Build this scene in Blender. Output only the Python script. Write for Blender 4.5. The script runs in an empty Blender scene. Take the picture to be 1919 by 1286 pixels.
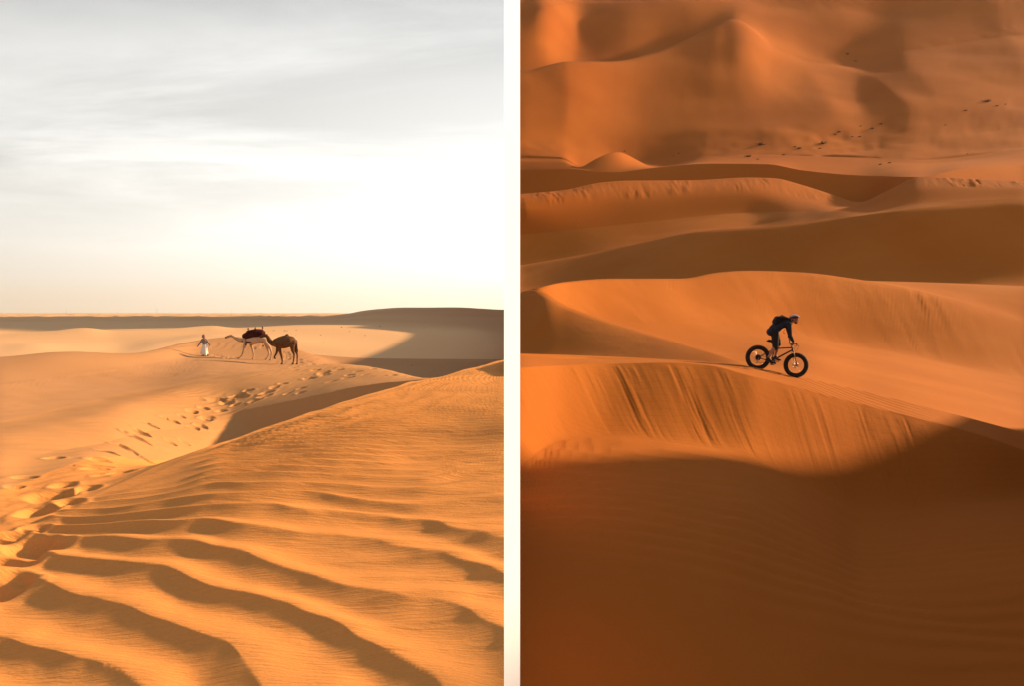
import bpy, bmesh, math, random
import numpy as np
from mathutils import Vector, Matrix, Quaternion

random.seed(7)
SC = bpy.context.scene
COL = SC.collection
R = math.radians

# ------------------------------------------------------------------ camera, sky, sun, exposure
F, W, H, HZ, CX = 1660.0, 1919.0, 1286.0, 585.0, 959.5      # focal length and horizon in photo pixels
cam = bpy.data.cameras.new('camera')
cam.sensor_fit = 'HORIZONTAL'; cam.sensor_width = 36.0
cam.lens = 36.0 * F / W
cam.shift_y = -(H / 2 - HZ) / W
cam.clip_start = 0.05; cam.clip_end = 40000
camo = bpy.data.objects.new('camera', cam); COL.objects.link(camo)
camo.location = (0, 0, 0); camo.rotation_euler = (R(90), 0, 0)
SC.camera = camo

SUN_AZ, SUN_EL = 65.0, 20.0          # degrees to the right of the view, degrees up
sd = Vector((math.sin(R(SUN_AZ)) * math.cos(R(SUN_EL)), math.cos(R(SUN_AZ)) * math.cos(R(SUN_EL)), math.sin(R(SUN_EL))))
sl = bpy.data.lights.new('sun', 'SUN'); sl.energy = 4.8; sl.angle = R(2.5); sl.color = (1.0, 0.66, 0.36)
so = bpy.data.objects.new('sun', sl); COL.objects.link(so)
so.rotation_euler = sd.to_track_quat('Z', 'Y').to_euler(); so.location = (60, 20, 60)

SC.view_settings.view_transform = 'Standard'; SC.view_settings.look = 'None'
SC.view_settings.gamma = 1.0; SC.view_settings.use_curve_mapping = False
SC.view_settings.exposure = 0.95
EXP = 2 ** SC.view_settings.exposure

world = bpy.data.worlds.new('World'); SC.world = world; world.use_nodes = True
nt = world.node_tree; N = nt.nodes; L = nt.links; N.clear()
def wn(t, **k):
    n = N.new(t)
    for a, b in k.items(): setattr(n, a, b)
    return n
def wmath(op, a, b=None, clamp=False):
    n = wn('ShaderNodeMath', operation=op, use_clamp=clamp)
    for i, v in enumerate((a, b)):
        if v is None: continue
        if isinstance(v, (int, float)): n.inputs[i].default_value = v
        else: L.new(v, n.inputs[i])
    return n.outputs[0]
out = wn('ShaderNodeOutputWorld'); bg = wn('ShaderNodeBackground'); bg.inputs['Strength'].default_value = 0.1
L.new(bg.outputs[0], out.inputs[0])
sky = wn('ShaderNodeTexSky', sky_type='NISHITA'); sky.sun_disc = False
sky.sun_elevation = R(SUN_EL); sky.sun_rotation = R(SUN_AZ); sky.dust_density = 3.0; sky.air_density = 1.0
tc = wn('ShaderNodeTexCoord'); sep = wn('ShaderNodeSeparateXYZ'); L.new(tc.outputs['Generated'], sep.inputs[0])
el = wmath('MAXIMUM', sep.outputs[2], 0.0)
# clouds: noise on a flat cloud sheet overhead, seen in perspective
zz = wmath('ADD', el, 0.10)
comb = wn('ShaderNodeCombineXYZ'); L.new(wmath('DIVIDE', sep.outputs[0], zz), comb.inputs[0]); L.new(wmath('DIVIDE', sep.outputs[1], zz), comb.inputs[1])
mp = wn('ShaderNodeMapping'); mp.inputs['Scale'].default_value = (0.42, 1.0, 1); mp.inputs['Rotation'].default_value = (0, 0, R(14)); mp.inputs['Location'].default_value = (3.1, 1.2, 0)
L.new(comb.outputs[0], mp.inputs[0])
nz = wn('ShaderNodeTexNoise'); nz.inputs['Scale'].default_value = 0.9; nz.inputs['Detail'].default_value = 7; nz.inputs['Roughness'].default_value = 0.6; nz.inputs['Distortion'].default_value = 0.6
L.new(mp.outputs[0], nz.inputs['Vector'])
cl = wn('ShaderNodeMapRange', interpolation_type='SMOOTHSTEP'); cl.inputs['From Min'].default_value = 0.36; cl.inputs['From Max'].default_value = 0.68
L.new(nz.outputs[0], cl.inputs[0])
# hazy veil: brightest low down, greyer overhead, brighter toward the sun side
rp = wn('ShaderNodeValToRGB'); L.new(el, rp.inputs[0])
e = rp.color_ramp.elements
stops = [(0.0, (1.30, 1.08, 0.82)), (0.03, (1.30, 1.20, 1.04)), (0.08, (1.30, 1.25, 1.16)), (0.17, (1.16, 1.13, 1.06)), (0.25, (0.95, 0.93, 0.88)), (0.34, (0.52, 0.52, 0.505)), (0.5, (0.44, 0.435, 0.42)), (1.0, (0.36, 0.36, 0.36))]
e[0].position, e[0].color = stops[0][0], (*stops[0][1], 1); e[1].position, e[1].color = stops[-1][0], (*stops[-1][1], 1)
for p, c in stops[1:-1]:
    x = e.new(p); x.color = (*c, 1)
dt = wn('ShaderNodeVectorMath', operation='DOT_PRODUCT'); L.new(tc.outputs['Generated'], dt.inputs[0]); dt.inputs[1].default_value = sd
glow = wn('ShaderNodeMapRange', interpolation_type='SMOOTHSTEP'); glow.inputs['From Min'].default_value = -0.3; glow.inputs['From Max'].default_value = 0.7
glow.inputs['To Min'].default_value = 0.62; glow.inputs['To Max'].default_value = 1.3; L.new(dt.outputs['Value'], glow.inputs[0])
cb = wn('ShaderNodeMapRange'); cf = wn('ShaderNodeMapRange', interpolation_type='SMOOTHSTEP'); cf.inputs['From Min'].default_value = 0.02; cf.inputs['From Max'].default_value = 0.2; L.new(el, cf.inputs[0])
cmx = wn('ShaderNodeMix'); L.new(cf.outputs[0], cmx.inputs[0]); cmx.inputs[2].default_value = 0.6; L.new(cl.outputs[0], cmx.inputs[3]); L.new(cmx.outputs[0], cb.inputs[0]); cb.inputs['To Min'].default_value = 0.82; cb.inputs['To Max'].default_value = 1.26
veil = wn('ShaderNodeVectorMath', operation='SCALE'); L.new(rp.outputs[0], veil.inputs[0])
L.new(wmath('MULTIPLY', wmath('MULTIPLY', glow.outputs[0], cb.outputs[0]), 10.0 / EXP), veil.inputs['Scale'])
mx = wn('ShaderNodeMix', data_type='RGBA'); mx.inputs[0].default_value = 0.86
L.new(sky.outputs[0], mx.inputs[6]); L.new(veil.outputs[0], mx.inputs[7]); L.new(mx.outputs[2], bg.inputs[0])

# ------------------------------------------------------------------ helpers
def srgb(r, g, b):
    f = lambda c: (c / 12.92 if c <= 0.04045 else ((c + 0.055) / 1.055) ** 2.4)
    return (f(r / 255), f(g / 255), f(b / 255))
def mat(name, col, rough=0.8, var=0.12, scale=18.0, bump=0.0, bscale=60.0, metal=0.0, spec=0.3):
    m = bpy.data.materials.new(name); m.use_nodes = True
    t = m.node_tree; b = t.nodes['Principled BSDF']
    b.inputs['Roughness'].default_value = rough; b.inputs['Metallic'].default_value = metal
    b.inputs['Specular IOR Level'].default_value = spec
    co = t.nodes.new('ShaderNodeTexCoord')
    n = t.nodes.new('ShaderNodeTexNoise'); n.inputs['Scale'].default_value = scale; n.inputs['Detail'].default_value = 5
    t.links.new(co.outputs['Object'], n.inputs['Vector'])
    r = t.nodes.new('ShaderNodeValToRGB'); t.links.new(n.outputs[0], r.inputs[0])
    r.color_ramp.elements[0].position = 0.3; r.color_ramp.elements[1].position = 0.7
    r.color_ramp.elements[0].color = (*[c * (1 - var) for c in col], 1); r.color_ramp.elements[1].color = (*[min(1, c * (1 + var)) for c in col], 1)
    t.links.new(r.outputs[0], b.inputs['Base Color'])
    if bump:
        n2 = t.nodes.new('ShaderNodeTexNoise'); n2.inputs['Scale'].default_value = bscale; n2.inputs['Detail'].default_value = 4
        t.links.new(co.outputs['Object'], n2.inputs['Vector'])
        bp = t.nodes.new('ShaderNodeBump'); bp.inputs['Strength'].default_value = bump; bp.inputs['Distance'].default_value = 0.01
        t.links.new(n2.outputs[0], bp.inputs['Height']); t.links.new(bp.outputs[0], b.inputs['Normal'])
    return m
def sand(name, col, col2, big=0.03, grain=0.16, rip=None, streak=0.0):
    """sand: broad tone drift, fine grain, fine wind ripples as relief"""
    m = bpy.data.materials.new(name); m.use_nodes = True
    t = m.node_tree; b = t.nodes['Principled BSDF']; nd = t.nodes.new; lk = t.links.new
    b.inputs['Roughness'].default_value = 0.95; b.inputs['Specular IOR Level'].default_value = 0.08
    g = nd('ShaderNodeNewGeometry')
    n = nd('ShaderNodeTexNoise'); n.inputs['Scale'].default_value = big; n.inputs['Detail'].default_value = 6; lk(g.outputs['Position'], n.inputs['Vector'])
    r = nd('ShaderNodeValToRGB'); r.color_ramp.elements[0].position = 0.34; r.color_ramp.elements[1].position = 0.66
    r.color_ramp.elements[0].color = (*col, 1); r.color_ramp.elements[1].color = (*col2, 1); lk(n.outputs[0], r.inputs[0])
    n2 = nd('ShaderNodeTexNoise'); n2.inputs['Scale'].default_value = 55; n2.inputs['Detail'].default_value = 8; n2.inputs['Roughness'].default_value = 0.75; lk(g.outputs['Position'], n2.inputs['Vector'])
    mr = nd('ShaderNodeMapRange'); mr.inputs['To Min'].default_value = 1 - grain; mr.inputs['To Max'].default_value = 1 + grain; lk(n2.outputs[0], mr.inputs[0])
    vm = nd('ShaderNodeVectorMath'); vm.operation = 'SCALE'; lk(r.outputs[0], vm.inputs[0]); lk(mr.outputs[0], vm.inputs['Scale'])
    lk(vm.outputs[0], b.inputs['Base Color'])
    bp = nd('ShaderNodeBump'); bp.inputs['Strength'].default_value = 0.5; bp.inputs['Distance'].default_value = 0.006; lk(n2.outputs[0], bp.inputs['Height'])
    last = bp
    if streak:
        ms = nd('ShaderNodeMapping'); ms.inputs['Scale'].default_value = (5.0, 34.0, 5.0); ms.inputs['Rotation'].default_value = (0, 0, R(-4)); lk(g.outputs['Position'], ms.inputs[0])
        ns = nd('ShaderNodeTexNoise'); ns.inputs['Scale'].default_value = 1.0; ns.inputs['Detail'].default_value = 4; ns.inputs['Roughness'].default_value = 0.6; lk(ms.outputs[0], ns.inputs['Vector'])
        bs = nd('ShaderNodeBump'); bs.inputs['Strength'].default_value = 0.7; bs.inputs['Distance'].default_value = streak
        lk(ns.outputs[0], bs.inputs['Height']); lk(bp.outputs[0], bs.inputs['Normal']); bp = bs; last = bs
    if rip:
        sc, rot, dist = rip
        mp = nd('ShaderNodeMapping'); mp.inputs['Rotation'].default_value = (0, 0, R(rot)); lk(g.outputs['Position'], mp.inputs[0])
        w = nd('ShaderNodeTexWave'); w.wave_profile = 'SAW'; w.inputs['Scale'].default_value = sc; w.inputs['Distortion'].default_value = 5.0; w.inputs['Detail'].default_value = 3; w.inputs['Detail Scale'].default_value = 0.6
        lk(mp.outputs[0], w.inputs['Vector'])
        n3 = nd('ShaderNodeTexNoise'); n3.inputs['Scale'].default_value = 0.12; n3.inputs['Detail'].default_value = 3; lk(g.outputs['Position'], n3.inputs['Vector'])
        m3 = nd('ShaderNodeMapRange'); m3.inputs['From Min'].default_value = 0.42; m3.inputs['From Max'].default_value = 0.62; lk(n3.outputs[0], m3.inputs[0])
        mm = nd('ShaderNodeMath'); mm.operation = 'MULTIPLY'; lk(w.outputs['Fac'], mm.inputs[0]); lk(m3.outputs[0], mm.inputs[1])
        b2 = nd('ShaderNodeBump'); b2.inputs['Strength'].default_value = 0.6; b2.inputs['Distance'].default_value = dist
        lk(mm.outputs[0], b2.inputs['Height']); lk(bp.outputs[0], b2.inputs['Normal']); last = b2
    lk(last.outputs[0], b.inputs['Normal'])
    return m

M = {}
M['sandL'] = sand('golden_sand', (0.64, 0.272, 0.076), (0.71, 0.315, 0.094), 0.05, streak=0.02)
M['sandF'] = sand('haze_paled_sand', (0.66, 0.40, 0.20), (0.72, 0.45, 0.24), 0.012)  # paleness of distant haze put into the sand colour
M['sandC'] = sand('shade_darkened_sand', (0.42, 0.215, 0.092), (0.48, 0.255, 0.115), 0.04)  # golden sand darkened: weaker sun on the mid slopes put into the colour
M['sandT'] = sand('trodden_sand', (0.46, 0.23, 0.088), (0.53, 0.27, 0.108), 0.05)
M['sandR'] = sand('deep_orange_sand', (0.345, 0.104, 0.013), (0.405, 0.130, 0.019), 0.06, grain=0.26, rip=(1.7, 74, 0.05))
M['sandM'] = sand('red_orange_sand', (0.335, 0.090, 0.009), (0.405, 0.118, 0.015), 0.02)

def tag(o, label=None, cat=None, group=None, kind=None):
    if label: o['label'] = label
    if cat: o['category'] = cat
    if group: o['group'] = group
    if kind: o['kind'] = kind
    return o
def empty(name, loc, label=None, cat=None, group=None):
    o = bpy.data.objects.new(name, None); COL.objects.link(o); o.location = loc; o.empty_display_size = 0.2
    return tag(o, label, cat, group)
def link(name, me, m, parent=None):
    o = bpy.data.objects.new(name, me); COL.objects.link(o)
    me.materials.clear(); me.materials.append(m)
    if parent: o.parent = parent
    return o
def from_bm(name, bm, m, parent=None, smooth=True):
    me = bpy.data.meshes.new(name); bm.normal_update(); bm.to_mesh(me); bm.free()
    if smooth: me.polygons.foreach_set('use_smooth', [True] * len(me.polygons))
    return link(name, me, m, parent)

# numpy noise -------------------------------------------------------------
def _hash(ix, iy, s):
    h = (ix.astype(np.int64) * 374761393 + iy.astype(np.int64) * 668265263 + s * 1442695041) & 0xFFFFFFFF
    h = ((h ^ (h >> 13)) * 1274126177) & 0xFFFFFFFF
    return ((h ^ (h >> 16)) & 0xFFFF) / 65535.0
def vnoise(x, y, s=0):
    ix = np.floor(x); iy = np.floor(y); fx = x - ix; fy = y - iy
    fx = fx * fx * fx * (fx * (fx * 6 - 15) + 10); fy = fy * fy * fy * (fy * (fy * 6 - 15) + 10)
    a = _hash(ix, iy, s); b = _hash(ix + 1, iy, s); c = _hash(ix, iy + 1, s); d = _hash(ix + 1, iy + 1, s)
    return (a + (b - a) * fx) * (1 - fy) + (c + (d - c) * fx) * fy
def fbm(x, y, s=0, o=4, g=0.5):
    v = 0; a = 1; t = 0
    for i in range(o):
        v = v + a * (vnoise(x * 2 ** i + 17.3 * i, y * 2 ** i - 9.1 * i, s + i) - 0.5); t += a; a *= g
    return v / t * 2
def sstep(a, b, x):
    t = np.clip((x - a) / (b - a), 0, 1); return t * t * (3 - 2 * t)

# ------------------------------------------------------------------ dune terrain: crest and trough lines joined by smooth slopes
def pchip(x, xp, yp):
    x = np.clip(x, xp[0], xp[-1])
    if len(xp) < 3: return np.interp(x, xp, yp)
    h = np.diff(xp); d = np.diff(yp) / h; m = np.zeros(len(xp))
    w1 = 2 * h[1:] + h[:-1]; w2 = h[1:] + 2 * h[:-1]
    ok = d[1:] * d[:-1] > 0
    with np.errstate(divide='ignore', invalid='ignore'):
        m[1:-1] = np.where(ok, (w1 + w2) / (w1 / d[:-1] + w2 / d[1:]), 0)
    m[0] = d[0]; m[-1] = d[-1]
    i = np.clip(np.searchsorted(xp, x) - 1, 0, len(h) - 1); t = (x - xp[i]) / h[i]
    return ((2*t**3 - 3*t**2 + 1) * yp[i] + (t**3 - 2*t**2 + t) * h[i] * m[i] + (-2*t**3 + 3*t**2) * yp[i+1] + (t**3 - t**2) * h[i] * m[i+1])
class Terrain:
    def __init__(self, px, curves, rows, sig):
        self.px = px; n = len(px)
        fine = np.arange(px.min() - 60, px.max() + 61, 1.0)
        k = np.exp(-0.5 * (np.arange(-40, 41) / sig) ** 2); k /= k.sum()
        D = []; Z = []; typ = []
        for ty, pts in curves:
            p = np.array([q[0] for q in pts], float); y = np.array([q[1] for q in pts], float); d = np.array([q[2] for q in pts], float)
            yy = pchip(fine, p, y); ll = pchip(fine, p, np.log(d))
            yy = np.convolve(np.pad(yy, 40, 'edge'), k, 'valid'); ll = np.convolve(np.pad(ll, 40, 'edge'), k, 'valid')
            yy = np.interp(px, fine, yy); dd = np.exp(np.interp(px, fine, ll))
            if D: dd = np.maximum(dd, D[-1] * 1.012)
            D.append(dd); Z.append((HZ - yy) / F * dd); typ.append(ty)
        D = np.array(D); Z = np.array(Z); C = len(D)
        chord = (Z[1:] - Z[:-1]) / (D[1:] - D[:-1])
        mo = np.zeros_like(Z); mi = np.zeros_like(Z)
        for i in range(C):
            if i == 0: mo[i] = mi[i] = chord[0]
            elif i == C - 1: mo[i] = mi[i] = chord[-1]
            elif typ[i] == 'c': mi[i] = chord[i - 1]; mo[i] = chord[i]
            else:
                h0 = D[i] - D[i - 1]; h1 = D[i + 1] - D[i]
                s = (chord[i - 1] * h1 + chord[i] * h0) / (h0 + h1)
                a = np.minimum(np.abs(chord[i - 1]), np.abs(chord[i])) * 2.5
                s = np.where(chord[i - 1] * chord[i] < 0, np.clip(s, -a * 0.3, a * 0.3), np.clip(s, -a, a))
                kk = np.exp(-0.5 * (np.arange(-45, 46) / 16.0) ** 2); kk /= kk.sum()
                mo[i] = mi[i] = np.convolve(np.pad(s, 45, 'edge'), kk, 'valid')
        DD = []; ZZ = []; seg = []; tt = []
        for i in range(C - 1):
            r = rows[i]; last = (i == C - 2)
            for j in range(r + (1 if last else 0)):
                a = j / r
                iv = (1 / D[i]) * (1 - a) + (1 / D[i + 1]) * a
                d = 1 / iv; h = D[i + 1] - D[i]; t = (d - D[i]) / h
                z = (2*t**3 - 3*t**2 + 1) * Z[i] + (t**3 - 2*t**2 + t) * h * mo[i] + (-2*t**3 + 3*t**2) * Z[i+1] + (t**3 - t**2) * h * mi[i+1]
                DD.append(d); ZZ.append(z); seg.append(i); tt.append(t)
        self.D = np.array(DD); self.Z = np.array(ZZ); self.seg = np.array(seg)[:, None]; self.t = np.array(tt)
        self.U = np.broadcast_to((px - CX) / F, self.D.shape); self.X = self.U * self.D
        self.PX = np.broadcast_to(px, self.D.shape); self.Y0 = HZ - self.Z / self.D * F
    def hit(self, x, y, dmin=0.0):
        j = int(np.argmin(np.abs(self.px - x)))
        yp = HZ - self.Z[:, j] / self.D[:, j] * F
        for i in range(1, len(yp)):
            if self.D[i, j] > dmin and yp[i] <= y < yp[i - 1]:
                f = (yp[i - 1] - y) / (yp[i - 1] - yp[i])
                d = self.D[i-1, j] + f * (self.D[i, j] - self.D[i-1, j])
                return Vector(((x - CX) / F * d, d, (HZ - y) / F * d))
        i = int(np.argmin(np.abs(yp - y) + 1e6 * (self.D[:, j] < dmin)))
        d = self.D[i, j]
        return Vector(((x - CX) / F * d, d, self.Z[i, j]))
    def ground(self, X, D):
        u = X / D * F + CX
        j = int(np.argmin(np.abs(self.px - u)))
        return float(np.interp(D, self.D[:, j], self.Z[:, j]))
    def build(self, name, r0, r1, m, skirt):
        """rows r0..r1 as one dune; 'skirt' drops the sand's side face down at one edge column"""
        X = self.X[r0:r1+1]; D = self.D[r0:r1+1]; Z = self.Z[r0:r1+1]
        if skirt == 'right':
            X = np.hstack([X, X[:, -1:]]); D = np.hstack([D, D[:, -1:]]); Z = np.hstack([Z, np.full((len(Z), 1), -13.0)])
        else:
            X = np.hstack([X[:, :1], X]); D = np.hstack([D[:, :1], D]); Z = np.hstack([np.full((len(Z), 1), -13.0), Z])
        nr, nc = X.shape
        co = np.stack([X, D, Z], -1).reshape(-1, 3)
        me = bpy.data.meshes.new(name); me.vertices.add(nr * nc); me.vertices.foreach_set('co', co.ravel().astype(np.float32))
        idx = np.arange(nr * nc).reshape(nr, nc)
        q = np.stack([idx[:-1, :-1], idx[:-1, 1:], idx[1:, 1:], idx[1:, :-1]], -1).reshape(-1, 4)
        me.loops.add(q.size); me.polygons.add(len(q))
        me.loops.foreach_set('vertex_index', q.ravel().astype(np.int32))
        me.polygons.foreach_set('loop_start', np.arange(0, q.size, 4, dtype=np.int32))
        me.polygons.foreach_set('loop_total', np.full(len(q), 4, np.int32))
        sm = np.ones((nr - 1, nc - 1), bool)
        sm[:, -1 if skirt == 'right' else 0] = False
        me.polygons.foreach_set('use_smooth', sm.ravel())
        me.update(); me.validate()
        o = link(name, me, m); o['kind'] = 'structure'
        return o

# ---- left: golden dunes with the caravan
LC = [
 ('s', [(0,1683,2.6),(945,1683,2.6)]),
 ('s', [(0,1274,4.0),(430,1250,4.1),(945,1228,4.2)]),
 ('s', [(0,1102,5.2),(430,987,6.2),(945,827,10)]),
 ('c', [(0,1000,6.4),(100,960,7.1),(200,915,8),(300,868,9),(400,832,9.8),(430,825,10.2),(500,801,11.2),(600,768,13),(700,737,15.5),(800,711,19),(870,694,22),(945,674,27)]),
 ('s', [(0,920,8),(200,858,12),(300,862,16.5),(380,878,19.5),(440,940,20.8),(500,1012,21),(560,1000,20.8),(620,977,20.3),(700,901,20.5),(760,824,20.8),(800,783,21),(945,730,30)]),
 ('c', [(0,868,9.7),(200,828,15),(300,808,21),(380,795,24.8),(440,773,26.8),(500,760,26.5),(560,748,26),(620,735,25.2),(700,722,24),(760,716,23.2),(800,712,22.8),(945,712,33)]),
 ('s', [(0,830,12),(100,802,15.5),(200,775,20),(300,746,27),(400,720,32.5),(480,702,35),(560,692,38),(630,683,41),(700,690,38),(760,702,33),(800,711,30),(945,711.5,36)]),
 ('s', [(0,790,17),(200,745,27),(300,727,33),(400,706,39),(480,699,43),(560,700,46),(630,705,50),(700,720,50),(800,735,48),(945,740,50)]),
 ('s', [(0,720,28),(200,695,42),(300,682,54),(383,668,67),(450,674,66),(520,683,63),(600,692,60),(660,697,62),(945,700,64)]),
 ('s', [(0,672,42),(130,660,50),(240,664,56),(345,643,76),(400,634,86),(440,631,90),(500,640,86),(557,655,80),(600,672,74),(640,686,72),(945,685,76)]),
 ('s', [(0,676,58),(240,672,72),(440,645,97),(557,662,92),(700,672,86),(945,674,88)]),
 ('s', [(0,652,84),(60,648,86),(130,653,88),(210,656,92),(300,641,102),(400,628,112),(500,632,112),(560,640,108),(700,650,106),(800,652,106),(945,648,110)]),
 ('s', [(0,640,108),(200,640,114),(300,632,120),(400,622,135),(560,624,135),(700,630,128),(800,634,124),(945,640,126)]),
 ('c', [(0,626,132),(80,619,138),(160,609,146),(215,615,146),(300,613,152),(400,606,165),(440,612,163),(560,608,172),(700,610,172),(790,616,165),(860,616,165),(945,625,158)]),
 ('s', [(0,616,200),(300,608,220),(600,603,250),(700,601,260),(945,606,260)]),
 ('s', [(0,604,330),(300,600,350),(540,600,420),(640,590,470),(700,578,500),(760,574,510),(850,575,510),(945,581,510)]),
 ('s', [(0,597,700),(500,596,760),(640,595,800),(945,597,800)]),
 ('s', [(0,590,2500),(945,590,2500)]),
 ('s', [(0,586.5,7500),(945,586.5,7500)]),
]
LR = [90, 250, 270, 60, 110, 110, 50, 30, 30, 8, 20, 20, 24, 20, 30, 20, 60, 30]
lpx = np.concatenate([-1000 + 960 * (np.linspace(0, 1, 60) ** 0.7), np.linspace(-36, 958, 560)])
TL = Terrain(lpx, LC, LR, 11.0)

def ripple(ph, sharp=0.72):
    """asymmetric wind-ripple profile: long gentle side and a short steep side toward the viewer"""
    f = ph - np.floor(ph)
    lee = 1 - sharp
    return np.where(f < lee, (np.clip(f, 0, lee) / lee) ** 1.8, 1 - sstep(lee, 1, f) * 1.0)
def deform_left(T):
    X, D, Z = T.X, T.D, T.Z.copy()
    # large wind ripples on the foreground dune
    wx = fbm(X * 0.75, D * 0.5, 3, 2); wy = fbm(X * 1.7, D * 1.3, 11, 2)
    far = D - 0.20 * X - 0.7
    near = np.hypot(X + 4.5, D - 1.5)
    w = sstep(5.2, 8.4, D)
    ph = (near * (1 - w) + far * w + 1.0 * np.logaddexp(0, (D - 9.0) * 1.2) / 1.2) * 2.05 + (0.62 * wx + 0.20 * wy) * (1 - 0.55 * sstep(6.5, 11, D)) + 0.05 * fbm(X * 4.0, D * 2.5, 13, 2) * (1 - sstep(5.5, 8, D))
    amp = 0.050 * (0.85 + 0.5 * np.clip(0.5 + 1.2 * fbm(X * 0.35, D * 0.45, 21, 2), 0, 1))
    fg = (1 - sstep(430, 330, T.PX) * sstep(6.0, 8.5, D))
    m1 = np.where(T.seg <= 2, 1.0, 0.0) * fg
    m1 = m1 * np.where(T.seg == 2, 1 - sstep(0.86, 1.0, T.t), 1.0)
    m1 = m1 * (1 - 0.5 * sstep(7, 15, D)) * 1.0
    Z += m1 * amp * ripple(ph, 0.60)
    # secondary soft ripples
    ph2 = far * 2.9 + 0.5 * fbm(X * 0.6, D * 0.5, 41, 2)
    Z += m1 * 0.016 * np.clip(0.5 + 1.6 * fbm(X * 0.4, D * 0.4, 45, 2), 0, 1) * ripple(ph2)
    # short ripples on the trampled band and the hollow
    a = X * 0.86 - D * 0.20
    ph3 = a * 3.0 + 1.3 * fbm(X * 0.5, D * 0.35, 51, 3) + 0.25 * fbm(X * 2.2, D * 1.2, 55, 2)
    band = sstep(2.2, 3.2, T.seg + T.t + sstep(430, 330, T.PX) * sstep(6.0, 8.5, D) * 1.0) * (1 - sstep(6.0, 6.8, T.seg + T.t))
    band = band * (0.25 + 0.75 * sstep(7, 12, D))
    Z += band * 0.024 * np.clip(0.55 + fbm(X * 0.3, D * 0.25, 58, 2), 0.1, 1) * ripple(ph3, 0.6)
    slope = sstep(6.2, 7.2, T.seg + T.t) * (1 - sstep(9.0, 9.6, T.seg + T.t))
    ph4 = X * 1.5 + D * 0.15 + 1.2 * fbm(X * 0.3, D * 0.15, 61, 3)
    Z += slope * 0.03 * np.clip(0.3 + fbm(X * 0.1, D * 0.07, 63, 2), 0, 1) * ripple(ph4)
    # broad undulation, then the field of far dunes
    Z += 0.05 * fbm(X * 0.5, D * 0.4, 71, 3) * sstep(3, 8, D) * (T.seg < 8)
    fa = sstep(100, 240, D)
    rd = lambda s, k, ky: 1 - np.abs(fbm(X * k + 2.2 * fbm(X * k * 0.4, D * k * 0.3, s + 5, 2), D * ky, s, 3)) * 2.2
    big = (rd(81, 1 / 130, 1 / 170) * 3.2 + rd(91, 1 / 48, 1 / 80) * 1.5)
    lim = 1 - 0.65 * sstep(470, 640, T.PX)
    lim = lim + (1 - lim) * sstep(700, 1000, D)
    Z += fa * (big - 2.4) * np.clip(D / 600, 0.55, 1.5) * np.where(D > 3000, 0.75, 1.0) * lim
    T.Z = Z
deform_left(TL)

# footprints: the trail runs from the lower left up to the caravan
prints = [(95,932,1.5),(68,962,1.3),(64,988,0.9),(132,945,0.9),(120,910,0.9),(164,918,0.8),(14,1010,0.9),(34,1040,1.7),(12,1098,1.2),(28,915,0.6),(232,889,0.8),(207,893,0.6),
 (100,860,.5),(45,897,.5),(180,881,.6),(186,863,.6),(188,875,.6),(268,860,.6),(237,842,.8),(200,847,.7),(320,830,.6),(345,830,.5),(377,800,.8),(363,803,.6),(386,787,.8),(389,783,.7),(347,829,.5),
 (268,813,.8),(260,823,.7),(284,798,.7),(238,813,.5),(325,790,.7),(310,785,.6),(340,781,.5),(360,773,.7),(382,766,.7),(404,750,1.0),(425,757,.9),(445,743,1.0),(455,745,.8),(466,733,.7),(442,760,.6),(415,772,.6),
 (500,737,.8),(498,743,.8),(478,752,.7),(540,738,.6),(514,728,.6),(516,725,.6),(530,720,.7),(577,710,.8),(580,711,.8),(605,702,.8),(608,699,.9),(632,694,.8),(609,704,.8),(655,704,.7),(652,709,.7),(672,697,.6),(622,716,.7),(565,729,.6),(564,737,.6),(720,697,.6),(738,704,.7),(770,709,.6),(700,692,.5),(685,703,.5),
 (405,666,.6),(413,669,.6),(425,671,.6),(437,671,.6),(475,653,.6),(494,652,.6),(535,661,.6),(539,665,.6),(541,669,.6),(538,674,.6),(562,675,.6),(560,680,.7),(577,679,.6),(570,688,.6),(585,683,.6),(603,685,.5),(548,690,.5),(592,695,.6)]
def stamp(T, plist):
    rnd = random.Random(5)
    P = []
    for x, y, s in plist:
        p = T.hit(x, y); d = p.y
        w = (0.105 + 0.0055 * d) * s * (0.95 if d < 9 else 1.3 if d < 18 else 1.0); w = min(w, 0.40)
        P.append((p, w, (0.058 if d < 9 else 0.08 + 0.0012 * d) * min(s, 1.2), rnd.uniform(-0.5, 0.5)))
    for p, w, dep, a in P:
        jj = np.where(np.abs((p.x / p.y) * F + CX - T.px) < 2.2 * w / p.y * F + 4)[0]
        if not len(jj): continue
        s = slice(jj[0], jj[-1] + 1)
        rr = np.where(np.any(np.abs(T.D[:, s] - p.y) < w * 3, axis=1))[0]
        if not len(rr): continue
        q = slice(rr[0], rr[-1] + 1)
        dx = T.X[q, s] - p.x; dy = T.D[q, s] - p.y
        u = dx * math.cos(a) + dy * math.sin(a); v = -dx * math.sin(a) + dy * math.cos(a)
        wob = 1 + 0.25 * fbm(T.X[q, s] * 6, T.D[q, s] * 5, 99, 2)
        r = np.sqrt((u / w) ** 2 + (v / (w * 1.5)) ** 2) * wob
        T.Z[q, s] += dep * (-np.exp(-(r * 1.15) ** 7) + 0.20 * np.exp(-((r - 1.2) / 0.28) ** 2) * (0.8 + 0.5 * fbm(T.X[q, s] * 5, T.D[q, s] * 5, 98, 2)))
stamp(TL, prints)

rowsum = np.concatenate([[0], np.cumsum(LR)])
cut = lambda i: int(rowsum[i])
TL.build('rippled_dune', 0, cut(4), M['sandL'], 'right')
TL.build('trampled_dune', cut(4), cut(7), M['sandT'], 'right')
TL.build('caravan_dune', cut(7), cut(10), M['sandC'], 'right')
TL.build('distant_dunes', cut(10), len(TL.D) - 1, M['sandF'], 'right')

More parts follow.
